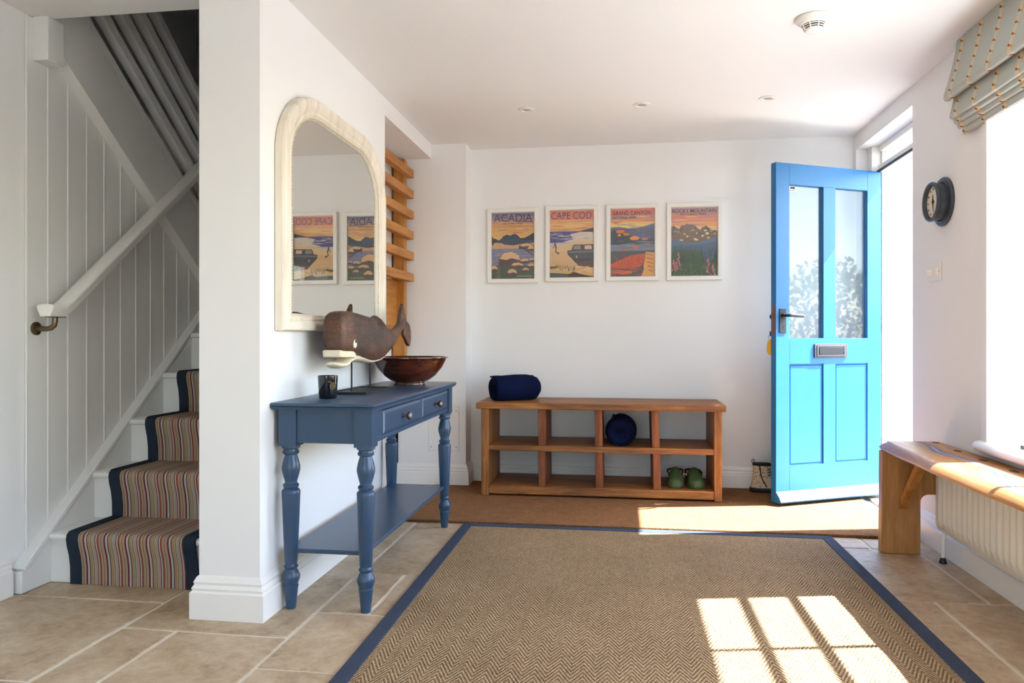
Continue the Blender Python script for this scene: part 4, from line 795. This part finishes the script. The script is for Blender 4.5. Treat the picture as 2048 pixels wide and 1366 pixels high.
# ------------------------------------------------------------------ oak bench under the window
bn = thing('oak_bench', 'waney-edged oak bench with a blue resin inlay', 'bench', (1.31, 2.6, 0))
rnd = random.Random(4); rings = []
for k in range(34):
    y = 3.725 - 2.55 * k / 33; e = .0025 * math.sin(k * 1.3) + .004 * math.sin(k * .4 + 1)
    k0 = .018 if k == 0 else 0
    rings.append([(1.455, y, .470), (1.205 + e, y, .468), (1.186 + e + k0 * .5, y, .474), (1.181 + e + k0 * .5, y, .486), (1.192 + e * .9 + k0, y, .500), (1.210 + e * .8 + k0, y, .510 - k0 * .2), (1.225 + e * .5, y, .512), (1.455, y, .512)])
part(bn, 'seat', loft(rings), 'oak_y', angle=30)
for yl in (3.672, 1.20):
    lp_ = [(1.187, 0), (1.357, 0)] + [(1.357, .240)] + [(1.357 + .035 * (1 - math.cos(a)), .240 + .035 * math.sin(a)) for a in [PI / 2 * k / 6 for k in range(1, 7)]] + [(1.440, .275), (1.440, .470), (1.190, .470)]
    part(bn, 'leg', prism(lp_, 'y', yl, yl + .046), 'oak_z', .003)
    ys = yl - .002 if yl > 2 else yl + .048; s1 = -1 if yl > 2 else 1
    part(bn, 'brace', prism([(ys, .205), (ys, .245), (ys + s1 * .215, .470), (ys + s1 * .258, .470)], 'x', 1.262, 1.298), 'pine_z', .002)
mid = [(3.724, 1.358, .006), (3.64, 1.361, .008), (3.56, 1.356, .014), (3.48, 1.342, .020), (3.40, 1.330, .022), (3.30, 1.335, .013), (3.217, 1.352, .010), (3.11, 1.354, .011), (3.01, 1.350, .012), (2.93, 1.338, .016), (2.86, 1.318, .020), (2.79, 1.293, .022), (2.719, 1.270, .020), (2.64, 1.254, .016), (2.553, 1.246, .013), (2.4, 1.252, .012), (2.2, 1.272, .014), (1.9, 1.30, .016), (1.6, 1.31, .014), (1.18, 1.32, .01)]
def strip(rows, z0, z1): return loft([[(x - w, y, z0), (x + w, y, z0), (x + w, y, z1), (x - w, y, z1)] for y, x, w in rows])
iv = part(bn, 'resin_river', strip(mid, .505, .5124), 'blue_resin', angle=20, label='blue resin river running along the seat')
part(bn, 'resin_swirl', strip([(y, x + .003 * math.sin(y * 20), w * .28) for y, x, w in mid if w > .0105], .505, .5127), 'white_resin', under=iv)
for x, y in ((1.428, 3.690), (1.417, 3.437), (1.410, 3.189), (1.404, 2.945), (1.402, 2.70)):
    part(bn, 'plug', prism([(x + .013 * math.cos(a), y + .030 * math.sin(a)) for a in [2 * PI * k / 16 for k in range(16)]], 'z', .506, .5124), 'plug_dark')

# ------------------------------------------------------------------ radiator
rd = thing('radiator', 'cream panel radiator under the oak bench', 'radiator', (1.40, 2.6, .14))
RY0, RY1, RZ0, RZ1 = 1.60, 3.575, .145, .448; pit = .0475; V, F = [], []
zs = [(RZ0, 0, 0), (RZ0 + .018, 0, 0), (RZ0 + .036, .35, 0), (RZ0 + .055, 1, 0), (RZ1 - .055, 1, 0), (RZ1 - .036, .35, 0), (RZ1 - .018, 0, 0), (RZ1, 0, 0)]
ncol = int((RY1 - RY0) / pit * 10)
for z, am, _ in zs:
    for k in range(ncol + 1):
        y = RY1 - (RY1 - RY0) * k / ncol; ph = ((RY1 - .03 - y) / pit) % 1.0
        d_ = max(0.0, math.sin(PI * min(1, max(0, (ph - .15) / .7)))) if .03 < RY1 - y < RY1 - RY0 - .03 else 0
        edge = .010 if k in (0, ncol) or z in (RZ0, RZ1) else 0
        V.append((1.382 - .011 * am * d_ + edge, y, z))
nc = ncol + 1
for j in range(len(zs) - 1):
    for k in range(ncol): F.append((j * nc + k, j * nc + k + 1, (j + 1) * nc + k + 1, (j + 1) * nc + k))
part(rd, 'front_panel', (V, F), 'radiator', angle=60)
part(rd, 'rear_panel', box(1.430, 1.442, RY0 + .01, RY1 - .01, RZ0, RZ1), 'radiator', .003)
part(rd, 'side_edge', box(1.388, 1.440, RY1 - .010, RY1 - .003, RZ0 + .01, RZ1 - .004), 'radiator', .003); part(rd, 'side_edge', box(1.388, 1.440, RY0 + .003, RY0 + .010, RZ0 + .01, RZ1 - .004), 'radiator', .003)
part(rd, 'top_grille', box(1.386, 1.442, RY0, RY1, RZ1 - .004, RZ1), 'radiator', .001)
pp = part(rd, 'pipe', tube([(1.410, 3.545, .16), (1.404, 3.545, .10), (1.402, 3.545, .003)], .0085, 14), 'off_white')
part(rd, 'pipe_collar', lathe([(.016, .001), (.016, .008), (.011, .020), (.009, .026)], (1.402, 3.545, 0), 16), 'iron', under=pp)
for y in (3.2, 2.0): part(rd, 'bracket', box(1.442, XR - .001, y - .015, y + .015, RZ0 + .05, RZ1 - .05), 'radiator')

# ------------------------------------------------------------------ roman blind
bl_ = thing('roman_blind', 'folded roman blind of grey-green embroidered linen', 'blind', (1.44, 2.3, 2.0))
def cloth(name, prof, y0, y1, v0, flare=0.0):
    """sweep a side profile (x,z) along the wall; UVs run in metres"""
    th = .004; n = len(prof); L_ = [0.0]
    for a, b in zip(prof[:-1], prof[1:]): L_.append(L_[-1] + math.hypot(b[0] - a[0], b[1] - a[1]))
    ns = 36; V, F, UV = [], [], []
    for k in range(ns + 1):
        y = y1 + (y0 - y1) * k / ns; sag = .004 * math.sin(k * .8 + v0 * 9) * (0 if k == 0 else 1)
        for side in (0, 1):
            for i, (x, z) in enumerate(prof):
                V.append((x + (th if side else 0) + sag * (i / n), y, z + sag * (i / n) * .6)); UV.append((y, v0 + L_[i]))
    m2 = 2 * n
    for k in range(ns):
        for i in range(n - 1):
            F.append((k * m2 + i, k * m2 + i + 1, (k + 1) * m2 + i + 1, (k + 1) * m2 + i)); F.append((k * m2 + n + i, (k + 1) * m2 + n + i, (k + 1) * m2 + n + i + 1, k * m2 + n + i + 1))
        F.append((k * m2, (k + 1) * m2, (k + 1) * m2 + n, k * m2 + n)); F.append((k * m2 + n - 1, k * m2 + m2 - 1, (k + 1) * m2 + m2 - 1, (k + 1) * m2 + n - 1))
    for k in (0, ns):
        for i in range(n - 1): F.append((k * m2 + i, k * m2 + n + i, k * m2 + n + i + 1, k * m2 + i + 1))
    org = bl_.location
    me = bpy.data.meshes.new(name); me.from_pydata([(p[0] - org.x, p[1] - org.y, p[2] - org.z) for p in V], [], F)
    uv = me.uv_layers.new(name='UVMap')
    for lp2 in me.loops: uv.data[lp2.index].uv = UV[lp2.vertex_index]
    me.materials.append(M['blind']); me.polygons.foreach_set('use_smooth', [True] * len(me.polygons)); me.set_sharp_from_angle(angle=math.radians(50)); me.update()
    return link(name, me, bl_)
BY0, BY1 = .20, 3.503
part(bl_, 'headrail', box(1.446, 1.474, BY0, BY1 - .004, 2.245, 2.284), 'off_white', .002)
cloth('top_panel', [(1.440, 2.283), (1.436, 2.24), (1.426, 2.19), (1.414, 2.14), (1.400, 2.09), (1.388, 2.052), (1.386, 2.036), (1.392, 2.024), (1.404, 2.022), (1.420, 2.035)], BY0, BY1, 0.0)
cloth('fold', [(1.430, 2.060), (1.424, 2.02), (1.414, 1.975), (1.409, 1.957), (1.413, 1.944), (1.424, 1.941), (1.436, 1.952)], BY0, BY1 - .006, .31)
cloth('fold', [(1.438, 1.985), (1.432, 1.96), (1.424, 1.938), (1.424, 1.924), (1.432, 1.918), (1.442, 1.926)], BY0, BY1 - .012, .47)
cloth('fold', [(1.446, 1.955), (1.440, 1.935), (1.435, 1.914), (1.436, 1.901), (1.444, 1.897), (1.452, 1.905)], BY0, BY1 - .02, .56)
cloth('fold', [(1.454, 1.935), (1.450, 1.905), (1.447, 1.882), (1.449, 1.870), (1.455, 1.867), (1.460, 1.875)], BY0, BY1 - .04, .65)

# ------------------------------------------------------------------ small wall and ceiling fittings
ck = thing('wall_clock', 'round dark grey wall clock between doorway and window', 'clock', (XR, 3.715, 1.622))
ckp = lambda nm, prof, mat, n=48, under=None, **kw: link(nm, mesh(nm, lathe([(a, -b) for a, b in prof], (0, 0, 0), n, 'x', caps=False), mat, **kw), under or ck)
ckp('back_flange', [(0, .001), (.112, .001), (.113, .008), (.108, .014), (.098, .016), (.090, .018)], 'clock_case'); ckp('case', [(.086, .014), (.085, .046), (.090, .050), (.092, .058), (.088, .064), (.080, .065), (.077, .060), (.074, .048)], 'clock_case')
dl = ckp('dial', [(0, .046), (.078, .046)], 'dial')
for k in range(12):
    a = 2 * PI * k / 12; r0, r1 = .056, .066; c0, s0 = math.cos(a), math.sin(a)
    link('hour_mark', mesh('hour_mark', tube([(-.0468, c0 * r0, s0 * r0), (-.0468, c0 * r1, s0 * r1)], .0022, 6), 'dial_mark'), dl)
link('hour_hand', mesh('hour_hand', tube([(-.049, 0, -.012), (-.049, 0, .0), (-.049, .006, .034)], [.002, .0035, .0012], 6), 'dial_mark'), dl); link('minute_hand', mesh('minute_hand', tube([(-.051, .003, .012), (-.051, 0, 0), (-.051, -.008, -.050)], [.0018, .003, .001], 6), 'dial_mark'), dl)
ckp('hub', [(0, .0535), (.006, .0535), (.007, .046)], 'dial_mark', 16, under=dl)
sw = thing('switch_plate', 'small white switch plate below the clock', 'light switch', (XR, 3.815, 1.306))
part(sw, 'plate', box(XR - .008, XR - .001, 3.742, 3.888, 1.263, 1.349), 'off_white', .003); part(sw, 'dimmer_knob', lathe([(.016, XR - .008), (.015, XR - .030), (.012, XR - .032), (0, XR - .032)], (0, 3.850, 1.306), 20, 'x', caps=False), 'off_white')
part(sw, 'rocker', box(XR - .013, XR - .007, 3.765, 3.785, 1.288, 1.324), 'trim', .002)
for y in (3.755, 3.875): part(sw, 'screw', lathe([(.003, XR - .0086), (.003, XR - .0078)], (0, y, 1.306), 8, 'x'), 'latch')
al = thing('smoke_alarm', 'white smoke alarm on the ceiling near the blind', 'smoke alarm', (.767, 3.165, ZC))
alp = lambda nm, prof, mat, **kw: link(nm, mesh(nm, lathe(prof, (0, 0, 0), 48, caps=False), mat, **kw), al)
alp('base', [(0, -.001), (.068, -.001), (.070, -.006), (.068, -.014), (.062, -.020), (.056, -.022)], 'off_white'); alp('cover', [(.058, -.020), (.054, -.028), (.046, -.031)], 'off_white'); alp('cap', [(.034, -.046), (.036, -.050), (.033, -.056), (.022, -.060), (0, -.061)], 'off_white')
alp('chamber', [(.037, -.029), (.033, -.048)], 'dark_slot')
for z, r_ in ((-.032, .0445), (-.0395, .0405)): alp('vent_ring', [(r_ - .006, z), (r_, z - .001), (r_ - .001, z - .003), (r_ - .007, z - .003)], 'off_white')
for k in range(8):
    a = 2 * PI * k / 8 + .2; link('vent_rib', mesh('vent_rib', tube([(.046 * math.cos(a), .046 * math.sin(a), -.029), (.036 * math.cos(a), .036 * math.sin(a), -.050)], .0028, 6), 'off_white'), al)
for (x, y, lb) in ((-.532, 4.215, 'recessed ceiling spotlight, leftmost of the row of three'), (.11, 4.215, 'recessed ceiling spotlight in the middle of the row of three'), (.781, 4.200, 'recessed ceiling spotlight, rightmost of the row of three')):
    dl_ = thing('ceiling_spotlight', lb, 'spotlight', (x, y, ZC), group='recessed ceiling spotlights')
    link('bezel', mesh('bezel', lathe([(.047, -.0005), (.047, -.004), (.040, -.006), (.034, -.005), (.032, -.003), (.030, -.003), (.028, -.006), (.024, -.004), (.022, -.0008)], (0, 0, 0), 36, caps=False), 'off_white'), dl_)
    link('lens', mesh('lens', lathe([(.0235, -.0015), (0, -.0022)], (0, 0, 0), 28, caps=False), 'lamp_lens'), dl_)
ws = thing('window_stay', 'dark metal window stay lying on the sill', 'window stay', (1.53, 3.0, .574))
part(ws, 'arm', tube([(1.50, 3.075, .580), (1.535, 2.98, .581), (1.56, 2.85, .581), (1.60, 2.70, .581)], .0055, 8), 'latch'); part(ws, 'tip', lathe([(.009, .5745), (.009, .588), (0, .590)], (1.499, 3.078, 0), 12, caps=False), 'latch')

# ------------------------------------------------------------------ shrubs across the path outside
rnd = random.Random(9); V, F = [], []
for k in range(2600):
    a, b = rnd.uniform(0, 2 * PI), math.acos(rnd.uniform(-1, 1)); rr = rnd.uniform(.75, 1.05)
    c = Vector((.75 * rr * math.sin(b) * math.cos(a), .75 * rr * math.sin(b) * math.sin(a), 1.05 + .95 * rr * math.cos(b)))
    q = Matrix.Rotation(rnd.uniform(0, 6.28), 3, 'Z') @ Matrix.Rotation(rnd.uniform(-1.2, 1.2), 3, 'X'); s = rnd.uniform(.04, .075); o = len(V)
    for p in ((-.5, 0, 0), (0, -1, .12), (.5, 0, 0), (0, 1, .12)): V.append(tuple(c + q @ Vector(p) * s))
    F.append((o, o + 1, o + 2, o + 3))
leaf_me = bpy.data.meshes.new('foliage'); leaf_me.from_pydata(V, [], F); leaf_me.materials.append(M['bark_leaf'])
core_me = mesh('stem', join(*[tube([(0, 0, 0), (.1 * math.cos(a), .1 * math.sin(a), .5), (.35 * math.cos(a), .35 * math.sin(a), 1.2)], [.03, .025, .01], 7) for a in (0, 1.3, 2.5, 3.8, 5.1)]), 'bark')
for (x, y, s, lb) in ((6.4, 1.0, 1.0, 'leafy green shrub across the path, farthest from the front door'), (6.5, 2.85, 1.02, 'leafy green shrub across the path, middle of three'), (6.5, 4.7, .95, 'leafy green shrub across the path, nearest the front door')):
    o = thing('garden_shrub', lb, 'shrub', (x, y, -.04), 'shrubs across the path'); o.scale = (s, s, s); o.rotation_euler = (0, 0, y * 2)
    for nm, me in (('foliage', leaf_me), ('stem', core_me)): link(nm, me, o)
